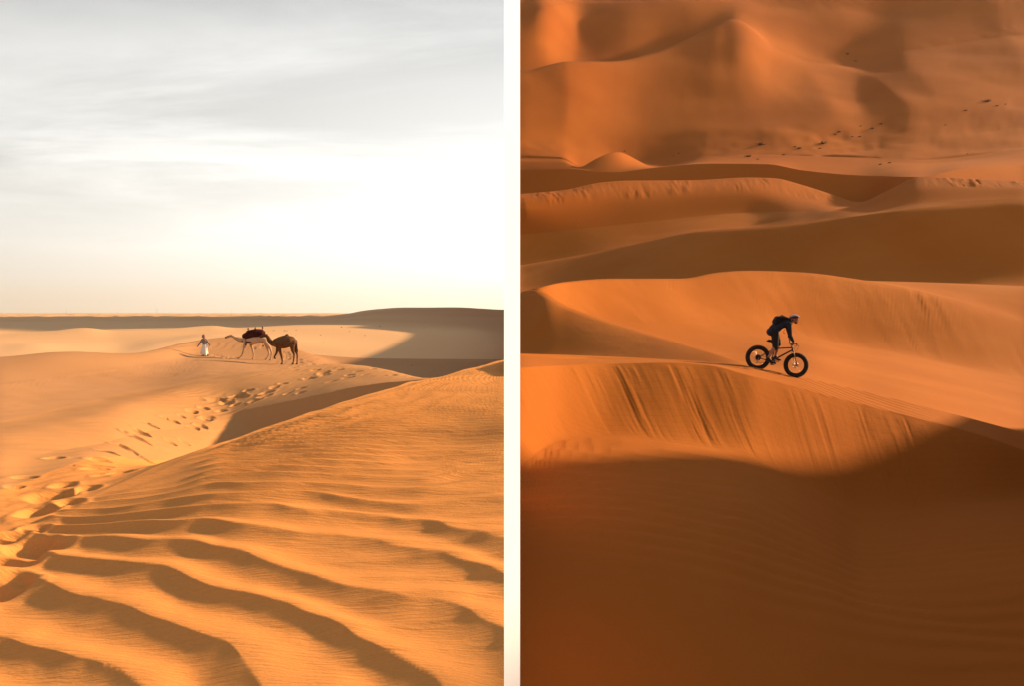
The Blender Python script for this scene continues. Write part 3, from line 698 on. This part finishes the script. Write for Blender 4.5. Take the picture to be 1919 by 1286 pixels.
rider = empty('person', hub, 'cyclist in dark jersey and shorts leaning forward over the handlebar', 'person')
def limbs(bm, grow=0.0, which=('torso', 'arms', 'legs', 'head')):
    g = grow
    hipR, hipL = P(645, 400, -0.09), P(660, 405, 0.09)
    shR, shL = P(845, 300, -0.185), P(870, 300, 0.185)
    if 'torso' in which:
        chain(bm, [(P(640, 385), 0.140 + g), (P(690, 335), 0.135 + g), (P(760, 290), 0.140 + g), (P(835, 275), 0.125 + g)], 16)
        for s in (-1, 1):
            chain(bm, [(P(640, 395, s * 0.075), 0.120 + g), (P(730, 320, s * 0.06), 0.105 + g), (P(835, 285, s * 0.10), 0.085 + g)], 14)
            chain(bm, [(P(800, 285, s * 0.08), 0.09 + g), (shR if s < 0 else shL, 0.072 + g)], 14)
        chain(bm, [(P(600, 415, -0.07), 0.105 + g), (P(600, 415, 0.07), 0.105 + g)], 14)
    if 'arms' in which:
        elR, wrR = P(848, 470, -0.285), P(898, 585, -0.285)
        elL, wrL = P(925, 455, 0.285), P(950, 560, 0.285)
        chain(bm, [(shR, 0.066 + g), (shR.lerp(elR, 0.55), 0.056 + g), (elR, 0.044 + g)])
        chain(bm, [(shL, 0.066 + g), (shL.lerp(elL, 0.55), 0.056 + g), (elL, 0.044 + g)])
    if 'forearms' in which or 'arms' in which:
        elR, wrR = P(848, 470, -0.285), P(900, 582, -0.30)
        elL, wrL = P(925, 455, 0.285), P(932, 575, 0.30)
        fr = 0.8 if 'sleeve' in which else 1.0
        chain(bm, [(elR, 0.045 + g), (elR.lerp(wrR, 0.35), 0.043 + g), (elR.lerp(wrR, fr), 0.029 + g)])
        if 'sleeve' in which: chain(bm, [(elL, 0.045 + g), (elL.lerp(wrL, 0.30), 0.043 + g)])
        else: chain(bm, [(elL, 0.045 + g), (elL.lerp(wrL, 0.35), 0.043 + g), (wrL, 0.029 + g)])
    if 'legs' in which:
        knR, anR = P(655, 640, -0.11), P(545, 800, -0.14)
        knL, anL = P(728, 605, 0.11), P(690, 775, 0.14)
        chain(bm, [(hipR, 0.108 + g), (hipR.lerp(knR, 0.5), 0.088 + g), (knR, 0.062 + g)], 14)
        chain(bm, [(hipL, 0.108 + g), (hipL.lerp(knL, 0.5), 0.088 + g), (knL, 0.062 + g)], 14)
        if g == 0:
            for kn, an in ((knR, anR), (knL, anL)):
                chain(bm, [(kn, 0.060), (kn.lerp(an, 0.3) + Vector((-0.014, 0, 0)), 0.060), (kn.lerp(an, 0.7), 0.043), (an, 0.036)])
bm = bmesh.new()
limbs(bm, -0.006)
limbs_legs = None
knR, anR = P(655, 640, -0.11), P(545, 800, -0.14); knL, anL = P(728, 605, 0.11), P(690, 775, 0.14)
for kn, an in ((knR, anR), (knL, anL)):
    chain(bm, [(kn, 0.058), (kn.lerp(an, 0.3) + Vector((-0.014, 0, 0)), 0.060), (kn.lerp(an, 0.7), 0.043), (an, 0.036)])
chain(bm, [(anR, 0.036), (P(590, 865, -0.145), 0.034)]); chain(bm, [(anL, 0.036), (P(720, 835, 0.145), 0.034)])
hand(bm, P(900, 582, -0.30), P(945, 606, -0.30) - P(900, 582, -0.30), (0, 0.9, 0.2), 1.0, 1.1, (0.2, 0, -1))
hand(bm, P(932, 575, 0.30), P(955, 610, 0.30) - P(932, 575, 0.30), (0, -0.9, 0.2), 1.0, 1.1, (0.3, 0, -1))
# neck and head
HC = P(958, 228)
chain(bm, [(P(850, 270), 0.070), (P(900, 250), 0.060), (HC + Vector((-0.035, 0, -0.03)), 0.060)])
ball(bm, HC, (0.098, 0.075, 0.105)); ball(bm, HC + Vector((-0.03, 0, 0.03)), (0.095, 0.077, 0.09))
chain(bm, [(HC + Vector((0.03, 0, -0.06)), 0.055), (HC + Vector((0.062, 0, -0.105)), 0.030)])
chain(bm, [(HC + Vector((0.092, 0, -0.012)), 0.010), (HC + Vector((0.118, 0, -0.040)), 0.015)])
for s in (-1, 1):
    chain(bm, [(HC + Vector((0.095, 0, -0.075)), 0.010), (HC + Vector((0.086, s * 0.022, -0.077)), 0.009)])
    ball(bm, HC + Vector((-0.015, s * 0.078, -0.025)), (0.022, 0.012, 0.034))
    chain(bm, [(HC + Vector((0.088, s * 0.012, 0.012)), 0.011), (HC + Vector((0.075, s * 0.045, 0.010)), 0.011)])
fuse('body', bm, 0.0075, M['skin'], rider, 3)
for s in (-1, 1):
    bm = bmesh.new(); ball(bm, HC + Vector((0.083, s * 0.031, -0.012)), 0.013); from_bm('eye', bm, M['hair'], rider)
bm = bmesh.new(); ball(bm, HC + Vector((0.028, 0, -0.098)), (0.042, 0.052, 0.030)); ball(bm, HC + Vector((-0.07, 0, -0.02)), (0.04, 0.07, 0.06)); fuse('hair', bm, 0.01, M['hair'], rider, 3)
bm = bmesh.new(); limbs(bm, 0.012, ('torso', 'arms', 'sleeve'))
chain(bm, [(P(850, 272), 0.085), (P(885, 258), 0.075)])
fuse('jersey', bm, 0.011, M['navy'], rider, 4)
bm = bmesh.new(); limbs(bm, 0.020, ('legs',))
chain(bm, [(P(640, 400, -0.07), 0.145), (P(640, 400, 0.07), 0.145)], 14); chain(bm, [(P(603, 420, -0.07), 0.115), (P(603, 420, 0.07), 0.115)], 14)
cone(bm, P(650, 560, -0.11), 0.100, P(652, 655, -0.11), 0.086, 14); cone(bm, P(715, 540, 0.11), 0.095, P(727, 600, 0.11), 0.082, 14)
fuse('shorts', bm, 0.012, M['shorts'], rider, 3)
for heel, toe, s, yy in ((P(515, 838, -0.15), P(645, 890, -0.15), -1, -0.15), (P(668, 822, 0.15), P(762, 848, 0.15), 1, 0.15)):
    bm = bmesh.new()
    d = (toe - heel).normalized(); up = Vector((-d.z, 0, d.x));
    if up.z < 0: up = -up
    for w in (-0.018, 0.018):
        chain(bm, [(heel + Vector((0, w, 0)), 0.036), (heel.lerp(toe, 0.5) + Vector((0, w * 1.3, 0)), 0.034), (toe + Vector((0, w, 0)), 0.026)])
    chain(bm, [(heel + up * 0.02 + d * 0.03, 0.040), (heel + up * 0.055 + d * 0.035, 0.044)])
    chain(bm, [(heel + up * 0.03 + d * 0.06, 0.036), (heel.lerp(toe, 0.6) + up * 0.01, 0.030)])
    sh = fuse('shoe', bm, 0.009, M['shoe'], rider, 3)
    bm = bmesh.new()
    for w in (-0.02, 0.02): chain(bm, [(heel + Vector((0, w, 0)) - up * 0.034, 0.012), (toe + Vector((0, w, 0)) - up * 0.024, 0.012)])
    fuse('sole', bm, 0.008, M['sole'], sh, 2)
# helmet: vented shell with white ribs over a dark liner and a small peak
bm = bmesh.new(); ball(bm, HC + Vector((-0.012, 0, 0.062)), (0.138, 0.102, 0.082)); 
for v in list(bm.verts):
    if v.co.z < HC.z + 0.035: v.co.z = HC.z + 0.035 + (v.co.z - HC.z - 0.035) * 0.15
hl = from_bm('helmet', bm, M['helmetd'], rider)
bm = bmesh.new()
for s in (-0.9, -0.5, 0.0, 0.5, 0.9):
    pts = []
    for i in range(9):
        a = R(18 + i * 18); yy = math.sin(s) * 0.100
        c = math.cos(s); pts.append(HC + Vector((-0.012, 0, 0.062)) + Vector((0.145 * math.cos(a) * (0.6 + 0.4 * c), yy, 0.088 * math.sin(a) * c)))
    for a, b in zip(pts, pts[1:]): cone(bm, a, 0.010, b, 0.010, 8)
from_bm('shell_rib', bm, M['helmetw'], hl)
bm = bmesh.new(); torus(bm, HC + Vector((-0.012, 0, 0.035)), 0.1, 0.01, 40, 8)
for v in bm.verts:
    q = v.co - (HC + Vector((-0.012, 0, 0.035))); v.co = HC + Vector((-0.012, 0, 0.035)) + Vector((q.x * 1.34, q.z * 1.0, q.y))
from_bm('rim_trim', bm, M['red'], hl)
bm = bmesh.new()
for yy in (-0.05, -0.025, 0, 0.025, 0.05): cone(bm, HC + Vector((0.085, yy, 0.052)), 0.010, HC + Vector((0.158 - abs(yy) * 0.4, yy * 0.8, 0.042)), 0.006, 8)
fuse('visor', bm, 0.006, M['helmetd'], hl, 2)
for s in (-1, 1):
    bm = bmesh.new(); tube(bm, [HC + Vector((0.01, s * 0.088, 0.04)), HC + Vector((0.01, s * 0.075, -0.05)), HC + Vector((0.035, s * 0.03, -0.115))], 0.005, 6)
    from_bm('chin_strap', bm, M['black'], hl)
# backpack
pk = empty('backpack', hub, 'black backpack strapped to the back of the leaning cyclist', 'backpack')
bm = bmesh.new()
for yy in (-0.085, 0, 0.085):
    chain(bm, [(P(668, 262, yy), 0.075), (P(700, 215, yy), 0.080), (P(790, 215, yy), 0.080), (P(860, 232, yy), 0.055)], 14)
    chain(bm, [(P(665, 285, yy), 0.060), (P(760, 262, yy), 0.07)], 12)
fuse('bag', bm, 0.012, M['pack'], pk, 5)
bm = bmesh.new(); chain(bm, [(P(740, 172, -0.02), 0.014), (P(770, 166, 0), 0.014), (P(800, 178, 0.02), 0.012)]); fuse('top_handle', bm, 0.006, M['pack'], pk, 1)
for s in (-1, 1):
    bm = bmesh.new(); chain(bm, [(P(850, 225, s * 0.12), 0.022), (P(895, 285, s * 0.13), 0.022), (P(865, 345, s * 0.15), 0.020), (P(770, 350, s * 0.16), 0.016), (P(690, 310, s * 0.13), 0.016)], 8)
    fuse('shoulder_strap', bm, 0.007, M['pack'], pk, 2)
bm = bmesh.new(); tube(bm, [P(790, 372, -0.10), P(775, 425, -0.1), P(785, 440, -0.1), P(798, 428, -0.1)], 0.006, 6); from_bm('loose_strap', bm, M['pack'], pk)

# ------------------------------------------------------------------ the two camels
def make_camel(name, px0, py0, foot_c, tr, m, label, seedy):
    base = TL.hit(px0, py0, 30); D = base.y; k = D / F / 7.38
    c0x, c0y = foot_c
    Q = lambda cx, cy, y=0.0: Vector(((cx - c0x) * k, y, -(cy - c0y) * k))
    return base, Q, k, D
# brown camel
base, Q, k, D = make_camel('camel', 340 + 1480 / 7.38, 590 + 690 / 7.38, (1480, 690), None, None, None, 0)
cb_ = empty('camel', base, 'dark brown one-humped camel walking last in the line', 'camel')
def legs(bm, spec, r):
    for pts in spec:
        rr = [r[0], r[1], r[2], r[2] * 0.92]
        chain(bm, [(p, q) for p, q in zip(pts, rr)], 12)
        f = pts[-1]; ball(bm, f + Vector((-0.03, 0, 0.035)), (0.105, 0.085, 0.055))
gz = lambda base, p: TL.ground(base.x + p.x, base.y + p.y) - base.z
def onground(base, p): return Vector((p.x, p.y, gz(base, p) + 0.01))
bm = bmesh.new()
for s in (-1, 1):
    chain(bm, [(Q(1330, 388, s * 0.13), 0.36), (Q(1420, 392, s * 0.16), 0.40), (Q(1500, 378, s * 0.15), 0.35), (Q(1550, 380, s * 0.13), 0.26)], 16)
chain(bm, [(Q(1350, 370), 0.33), (Q(1430, 345), 0.33), (Q(1520, 355), 0.31)], 16)
chain(bm, [(Q(1445, 345), 0.30), (Q(1452, 310), 0.20), (Q(1460, 284), 0.125)], 14)
chain(bm, [(Q(1320, 390), 0.29), (Q(1275, 398), 0.22), (Q(1240, 388), 0.185), (Q(1213, 350), 0.165), (Q(1192, 305), 0.125), (Q(1172, 285), 0.12)], 14)
chain(bm, [(Q(1172, 283), 0.125), (Q(1140, 290), 0.115), (Q(1105, 300), 0.085), (Q(1088, 306), 0.07)], 14)
for s in (-1, 1):
    cone(bm, Q(1178, 272, s * 0.08), 0.035, Q(1186, 258, s * 0.12), 0.02, 8)
    ball(bm, Q(1145, 282, s * 0.10), (0.045, 0.03, 0.035))
fl = [[Q(1350, 430, -0.17), Q(1383, 550, -0.16), Q(1402, 630, -0.16), onground(base, Q(1400, 686, -0.16))],
      [Q(1330, 430, 0.17), Q(1310, 530, 0.16), Q(1275, 590, 0.16), Q(1290, 612, 0.16)],
      [Q(1540, 420, -0.17), Q(1545, 490, -0.17), Q(1568, 560, -0.16), onground(base, Q(1550, 690, -0.16))],
      [Q(1560, 420, 0.17), Q(1572, 490, 0.17), Q(1594, 560, 0.16), onground(base, Q(1592, 700, 0.16))]]
for i, pts in enumerate(fl):
    r = (0.16, 0.085, 0.06, 0.05) if i < 2 else (0.20, 0.13, 0.065, 0.05)
    chain(bm, list(zip(pts, r)), 12); ball(bm, pts[-1] + Vector((-0.03, 0, 0.03)), (0.10, 0.08, 0.05))
fuse('body', bm, 0.03, M['camelb'], cb_, 5)
bm = bmesh.new(); chain(bm, [(Q(1568, 350), 0.045), (Q(1592, 420), 0.035), (Q(1602, 490), 0.05), (Q(1608, 525), 0.02)]); fuse('tail', bm, 0.015, M['dark_hair'], cb_, 3)
for s in (-1, 1):
    bm = bmesh.new(); ball(bm, Q(1143, 281, s * 0.118), 0.02); from_bm('eye', bm, M['hair'], cb_)
bm = bmesh.new(); tube(bm, [Q(1105, 300, -0.085), Q(1150, 286, -0.125), Q(1172, 285, -0.125)], 0.012, 6); tube(bm, [Q(1105, 300, 0.085), Q(1150, 286, 0.125), Q(1172, 285, 0.125)], 0.012, 6)
torus(bm, Q(1108, 300), 0.092, 0.012, 20, 6)
from_bm('halter', bm, M['dark_hair'], cb_)

# cream camel with the blanket, a little farther off
base, Q, k, D = make_camel('camel', 340 + 980 / 7.38, 590 + 620 / 7.38, (980, 620), None, None, None, 0)
cw_ = empty('camel', base, 'cream white camel under a maroon blanket walking behind the man', 'camel')
bm = bmesh.new()
for s in (-1, 1):
    chain(bm, [(Q(905, 352, s * 0.12), 0.28), (Q(1000, 352, s * 0.15), 0.33), (Q(1090, 340, s * 0.14), 0.30), (Q(1160, 350, s * 0.12), 0.23)], 16)
chain(bm, [(Q(930, 330), 0.28), (Q(1020, 310), 0.29), (Q(1110, 320), 0.27)], 16)
chain(bm, [(Q(1030, 300), 0.26), (Q(1035, 250), 0.12)], 14)
chain(bm, [(Q(900, 350), 0.22), (Q(850, 352), 0.17), (Q(800, 350), 0.14), (Q(755, 328), 0.12), (Q(715, 298), 0.105), (Q(695, 290), 0.10)], 14)
chain(bm, [(Q(695, 288), 0.11), (Q(665, 295), 0.10), (Q(632, 306), 0.075), (Q(612, 313), 0.062)], 14)
for s in (-1, 1):
    cone(bm, Q(692, 275, s * 0.07), 0.03, Q(702, 264, s * 0.10), 0.018, 8); ball(bm, Q(668, 286, s * 0.09), (0.04, 0.03, 0.03))
fl = [[Q(890, 410, -0.15), Q(865, 500, -0.15), Q(845, 560, -0.15), onground(base, Q(800, 632, -0.15))],
      [Q(950, 400, 0.15), Q(975, 490, 0.15), Q(988, 550, 0.15), onground(base, Q(985, 612, 0.15))],
      [Q(1180, 395, -0.16), Q(1228, 455, -0.15), Q(1256, 530, -0.15), onground(base, Q(1240, 655, -0.15))],
      [Q(1165, 400, 0.16), Q(1185, 470, 0.15), Q(1205, 545, 0.15), onground(base, Q(1165, 625, 0.15))]]
for i, pts in enumerate(fl):
    r = (0.14, 0.075, 0.055, 0.048) if i < 2 else (0.18, 0.115, 0.06, 0.048)
    chain(bm, list(zip(pts, r)), 12); ball(bm, pts[-1] + Vector((-0.03, 0, 0.03)), (0.10, 0.08, 0.05))
fuse('body', bm, 0.03, M['camelw'], cw_, 5)
bm = bmesh.new(); chain(bm, [(Q(612, 313), 0.066), (Q(622, 310), 0.072)]); fuse('muzzle', bm, 0.015, M['dark_hair'], cw_, 2)
bm = bmesh.new(); chain(bm, [(Q(1178, 345), 0.04), (Q(1196, 400), 0.03), (Q(1200, 450), 0.04), (Q(1203, 470), 0.02)]); fuse('tail', bm, 0.015, M['camelb'], cw_, 3)
for s in (-1, 1):
    bm = bmesh.new(); ball(bm, Q(666, 285, s * 0.105), 0.02); from_bm('eye', bm, M['hair'], cw_)
bm = bmesh.new(); tube(bm, [Q(635, 305, -0.08), Q(665, 292, -0.105), Q(698, 288, -0.105)], 0.012, 6); torus(bm, Q(638, 304), 0.085, 0.012, 20, 6); from_bm('halter', bm, M['dark_hair'], cw_)
bl = empty('saddle_blanket', base, 'bulky maroon saddle blanket draped over the cream camel', 'blanket')
bm = bmesh.new()
for s in (-1, 1):
    chain(bm, [(Q(885, 290, s * 0.20), 0.20), (Q(960, 262, s * 0.26), 0.26), (Q(1050, 252, s * 0.26), 0.27), (Q(1110, 250, s * 0.22), 0.22)], 14)
    chain(bm, [(Q(915, 318, s * 0.30), 0.12), (Q(1000, 285, s * 0.34), 0.14), (Q(1085, 280, s * 0.32), 0.13)], 12)
chain(bm, [(Q(930, 250), 0.22), (Q(1030, 232), 0.22), (Q(1105, 232), 0.20)], 14)
fuse('cover', bm, 0.03, M['maroon'], bl, 4)
for cx, t0, t1, yy in ((926, 230, 180, -0.05), (1020, 215, 172, 0.0), (1118, 220, 158, 0.05)):
    bm = bmesh.new(); tube(bm, [Q(cx, t0, yy), Q(cx, t1 + 8, yy)], 0.03); ball(bm, Q(cx, t1 + 6, yy), 0.05)
    tube(bm, [Q(cx - 8, t1 + 20, yy - 0.08), Q(cx + 8, t1 + 20, yy + 0.08)], 0.022)
    from_bm('saddle_post', bm, M['wood'], bl)
for cx, cy in ((852, 365), (905, 385), (930, 375), (912, 410), (945, 380), (960, 372), (978, 380)):
    bm = bmesh.new(); ball(bm, Q(cx, cy, -0.42 if cx > 880 else -0.18), (0.06, 0.03, 0.07)); from_bm('pompom', bm, M['wood'], bl)
bm = bmesh.new()
tube(bm, [Q(900, 330, -0.39), Q(920, 370, -0.42), Q(975, 378, -0.43), Q(1080, 330, -0.42)], 0.02, 6)
from_bm('chest_strap', bm, M['wood'], bl)
bm = bmesh.new(); tube(bm, [Q(1128, 345, -0.33), Q(1142, 385, -0.40), Q(1148, 420, -0.40)], 0.012, 6); ball(bm, Q(1150, 430, -0.40), (0.055, 0.05, 0.075)); from_bm('tassel', bm, M['hair'], bl)

# ------------------------------------------------------------------ the man leading them
base = TL.hit(340 + 325 / 7.38, 590 + 572 / 7.38, 30); D = base.y; k = D / F / 7.38
Q = lambda cx, cy, y=0.0: Vector(((cx - 325) * k, y, -(cy - 572) * k))
mn = empty('person', base, 'man in a white robe and grey jacket walking ahead of the camels', 'person')
hc = Q(303, 290)
def man_torso(bm, g):
    chain(bm, [(Q(322, 430), 0.135 + g), (Q(320, 380), 0.135 + g), (Q(316, 345), 0.13 + g)], 14)
    for s, sx in ((-1, 288), (1, 344)):
        chain(bm, [(Q(320, 420, 0), 0.125 + g), (Q(sx * 0.6 + 318 * 0.4, 345), 0.10 + g), (Q(sx, 344), 0.065 + g)], 12)
def man_arms(bm, g, wrist=1.0):
    for pts in (((286, 345, 0), (258, 395, -0.05), (236, 432, -0.10)), ((346, 345, 0), (372, 395, 0.05), (392, 428, 0.05))):
        a, b, c = (Q(*p) for p in pts)
        chain(bm, [(a, 0.062 + g), (b, 0.045 + g), (b.lerp(c, wrist), 0.030 + g)])
bm = bmesh.new(); man_torso(bm, -0.01); man_arms(bm, -0.005)
chain(bm, [(Q(316, 340), 0.06), (hc + Vector((0.01, 0, -0.06)), 0.055)])
ball(bm, hc, (0.095, 0.08, 0.115)); chain(bm, [(hc + Vector((-0.03, -0.02, -0.06)), 0.05), (hc + Vector((-0.06, -0.035, -0.105)), 0.03)])
fd = Vector((-0.85, -0.5, 0)).normalized(); sdv = Vector((0.5, -0.85, 0)).normalized()
chain(bm, [(hc + fd * 0.09, 0.011), (hc + fd * 0.115 + Vector((0, 0, -0.03)), 0.015)])
chain(bm, [(hc + fd * 0.085 + sdv * 0.02 + Vector((0, 0, -0.065)), 0.010), (hc + fd * 0.085 - sdv * 0.02 + Vector((0, 0, -0.065)), 0.010)])
for s in (-1, 1): ball(bm, hc + sdv * s * 0.083, (0.02, 0.02, 0.033))
hand(bm, Q(236, 432, -0.10), (-0.55, -0.1, -0.8), (-0.3, -0.9, 0.1), 1.0, 0.5)
hand(bm, Q(392, 428, 0.05), (0.35, 0.0, -0.9), (0.2, -0.9, 0.1), 1.0, 0.9)
for pts in (((312, 430, 0.02), (296, 490, 0.03), (300, 552, 0.05)), ((330, 430, -0.02), (338, 500, -0.03), (358, 568, -0.05))):
    a, b, c = (Q(*p) for p in pts); chain(bm, [(a, 0.10), (b, 0.062), (c, 0.038)])
fuse('body', bm, 0.009, M['skin2'], mn, 3)
for s in (-1, 1):
    bm = bmesh.new(); ball(bm, hc + fd * 0.085 + sdv * s * 0.032 + Vector((0, 0, 0.01)), 0.012); from_bm('eye', bm, M['hair'], mn)
bm = bmesh.new(); ball(bm, hc + fd * 0.05 + Vector((0, 0, -0.085)), (0.06, 0.06, 0.045)); from_bm('beard', bm, M['hair'], mn)
bm = bmesh.new(); man_torso(bm, 0.018); man_arms(bm, 0.016, 0.9); fuse('jacket', bm, 0.014, M['grey_jacket'], mn, 3)
# robe: a folded skirt from waist to hem
bm = bmesh.new(); rings = []
n = 44
for j in range(15):
    t = j / 14; cx = 322 - 6 * t + 4 * t * t; cy = 415 + (556 - 415) * t
    c = Q(cx, cy); rx = 0.165 + 0.125 * t; ry = 0.15 + 0.10 * t
    ring = []
    for i in range(n):
        a = 2 * math.pi * i / n
        fold = 1 + (0.02 + 0.08 * t) * math.sin(a * 7 + 1.3 + 1.2 * t) + 0.04 * t * math.sin(a * 13 + 0.4)
        lift = 0.0
        ring.append(bm.verts.new(c + Vector((rx * fold * math.cos(a), ry * fold * math.sin(a), -0.055 * t * math.cos(a) * 1.6))))
    rings.append(ring)
for r0, r1 in zip(rings, rings[1:]):
    for i in range(n): bm.faces.new((r0[i], r1[i], r1[(i+1) % n], r0[(i+1) % n]))
bm.faces.new(rings[0]); bm.faces.new(rings[-1][::-1])
from_bm('robe', bm, M['white_cloth'], mn)
bm = bmesh.new(); ball(bm, hc + Vector((0.018, 0.012, 0.035)), (0.112, 0.10, 0.10)); chain(bm, [(hc + Vector((0.05, 0.02, -0.03)), 0.085), (Q(316, 332), 0.085), (Q(330, 362, -0.08), 0.07)], 12)
chain(bm, [(Q(318, 335, -0.09), 0.05), (Q(340, 352, -0.12), 0.045), (Q(344, 372, -0.13), 0.03)], 10)
fuse('head_scarf', bm, 0.014, M['scarf'], mn, 3)
for c in ((300, 556, 0.05), (362, 574, -0.05)):
    bm = bmesh.new(); p = Q(*c); p = Vector((p.x, p.y, TL.ground(base.x + p.x, base.y + p.y) - base.z + 0.035))
    for w in (-0.018, 0.018): chain(bm, [(p + Vector((0.06, w, 0.005)), 0.038), (p + Vector((-0.06, w * 1.3, 0)), 0.036), (p + Vector((-0.14, w, -0.008)), 0.026)])
    chain(bm, [(p + Vector((0.05, 0, 0.03)), 0.042), (p + Vector((0.03, 0, 0.09)), 0.045)])
    fuse('shoe', bm, 0.012, M['shoe'], mn, 2)
rp_ = bmesh.new(); tube(rp_, [Q(398, 442, 0.05), Q(404, 458, 0.05), Q(406, 485, 0.05), Q(398, 490, 0.04)], 0.012, 6)
o = from_bm('lead_rope', rp_, M['white_cloth']); o.location = base
tag(o, 'short pale lead rope hanging from the walking man\'s hand', 'rope')

# ------------------------------------------------------------------ desert shrubs
M['leaf'] = mat('shrub_leaf', (0.055, 0.060, 0.022), 0.9, 0.4, 6)
M['leafd'] = mat('dry_shrub', (0.045, 0.030, 0.018), 0.9, 0.4, 6)
def shrub_mesh(seed, n, spread=1.0):
    """unit shrub: stems fanning from the root and many small leaf blades"""
    rn = random.Random(seed); st = bmesh.new(); lf = bmesh.new()
    for i in range(n):
        a = rn.uniform(0, 2 * math.pi); el_ = rn.uniform(0.15, 1.35); l = rn.uniform(0.55, 1.0)
        d = Vector((math.cos(a) * math.cos(el_) * spread, math.sin(a) * math.cos(el_) * spread, math.sin(el_) * 0.8))
        mid_ = d * l * 0.55 + Vector((0, 0, 0.05)); tip = d * l + Vector((rn.uniform(-.1, .1), rn.uniform(-.1, .1), -0.05))
        for p, q, r0, r1 in ((Vector(), mid_, 0.03, 0.018), (mid_, tip, 0.018, 0.006)):
            cone_pts = []
            ax = (q - p).to_track_quat('Z', 'Y').to_matrix()
            for c, r in ((p, r0), (q, r1)): cone_pts.append([st.verts.new(c + ax @ Vector((r * math.cos(t), r * math.sin(t), 0))) for t in (0, 2.09, 4.19)])
            for t in range(3): st.faces.new((cone_pts[0][t], cone_pts[0][(t+1) % 3], cone_pts[1][(t+1) % 3], cone_pts[1][t]))
        for k_ in range(9):
            f = rn.uniform(0.35, 1.05); c = d * l * f + Vector((rn.gauss(0, .07), rn.gauss(0, .07), rn.gauss(0, .06)))
            u = Vector((rn.gauss(0, 1), rn.gauss(0, 1), rn.gauss(0, 1))).normalized(); v = u.orthogonal().normalized()
            s = rn.uniform(0.05, 0.11)
            lf.faces.new([lf.verts.new(c + u * s), lf.verts.new(c + v * s * 0.4), lf.verts.new(c - u * s), lf.verts.new(c - v * s * 0.4)])
    a = bpy.data.meshes.new('stems'); st.to_mesh(a); st.free(); b = bpy.data.meshes.new('leaves'); lf.to_mesh(b); lf.free()
    a.materials.append(M['wood']); b.materials.append(M['leaf'] if seed % 2 else M['leafd'])
    return a, b
SM = [shrub_mesh(s, 34, 1.25) for s in (1, 2, 3, 4)]
def shrub(T, x, y, wpx, label, group, i, dmin):
    p = T.hit(x, y, dmin); s = wpx / 2.1 / F * p.y
    e_ = empty('desert_shrub', p + Vector((0, 0, -0.05 * s)), label, 'shrub', group)
    e_.rotation_euler = (0, 0, i * 1.7); e_.scale = (s, s, s * 0.72)
    for me, nm in zip(SM[i % 4], ('stems', 'leaves')):
        o = bpy.data.objects.new(nm, me); COL.objects.link(o); o.parent = e_
RS = [(1425,271,22,'round green shrub standing apart on the left of the far orange slope'),(1403,293,16,'low green shrub just below and left of the round one'),
 (1541,269,26,'widest dry shrub clump in the row under the dark dune foot'),(1850,190,22,'green shrub at the foot of the large bright dune'),(1634,241,12,'small dark shrub under the foot of the dark ridge'),
 (1588,101,10,'left one of two tiny dark shrubs in the high shaded hollow'),(1603,114,9,'right one of two tiny dark shrubs in the high shaded hollow')]
for i, (x, y, w, lb) in enumerate(RS): shrub(TR, x, y, w, lb, 'shrubs on the far orange slope', i * 2 + 1 if i in (0, 1, 3) else i * 2, 150)
RT = [(1572,247,14),(1565,252,9),(1498,278,16),(1490,275,9),(1536,278,11),(1597,256,8),(1611,256,10),(1651,232,10),(1612,236,7),(1810,207,10),(1868,198,9),(1772,234,6),(1468,290,9),(1650,308,10),(1667,305,9),(1884,195,7),(1420,298,8),(1272,287,5),(1262,292,5),(1252,302,5),(1171,283,7),(1813,288,5)]
for i, (x, y, w) in enumerate(RT): shrub(TR, x, y, w, 'tiny dry shrub scattered over the far orange slope', 'tiny shrubs on the orange slope', i, 150)
LT = [(513,619,4),(533,620,5),(538,620,4),(555,619,4),(554,629,3),(640,613,5),(655,621,4),(712,612,5),(795,614,4),(684,629,4),(601,628,4),(773,686,5),(606,642,3)]
for i, (x, y, w) in enumerate(LT): shrub(TL, x, y, w, 'tiny dark shrub dotting the pale basin beyond the camels', 'tiny shrubs in the pale basin', i, 70)

# ------------------------------------------------------------------ masts on the horizon
for x, lb in ((125, 'thin lattice mast on the horizon, leftmost of three'), (294, 'thin lattice mast on the horizon, middle one of three'), (434, 'thin lattice mast on the horizon, nearest above the camels')):
    d = 3200.0; X = (x - CX) / F * d; zb = TL.ground(X, d) - 1
    e_ = empty('lattice_mast', (X, d, zb), lb, 'mast', 'masts on the horizon')
    bm = bmesh.new(); hgt = 22
    for a in range(3):
        t = a * 2.094; tube(bm, [(1.0 * math.cos(t), 1.0 * math.sin(t), 0), (0.25 * math.cos(t), 0.25 * math.sin(t), hgt)], 0.16, 5)
    for j in range(11):
        z0 = j * 2; z1 = z0 + 2; f0 = 1 - 0.75 * z0 / hgt; f1 = 1 - 0.75 * z1 / hgt
        for a in range(3):
            t, u = a * 2.094, (a + 1) * 2.094
            tube(bm, [(f0 * math.cos(t), f0 * math.sin(t), z0), (f1 * math.cos(u), f1 * math.sin(u), z1)], 0.08, 4)
    from_bm('tower', bm, M['steel'], e_, False)
    bm = bmesh.new(); tube(bm, [(0, 0, hgt), (0, 0, hgt + 4)], 0.12, 5); from_bm('antenna', bm, M['steel'], e_, False)
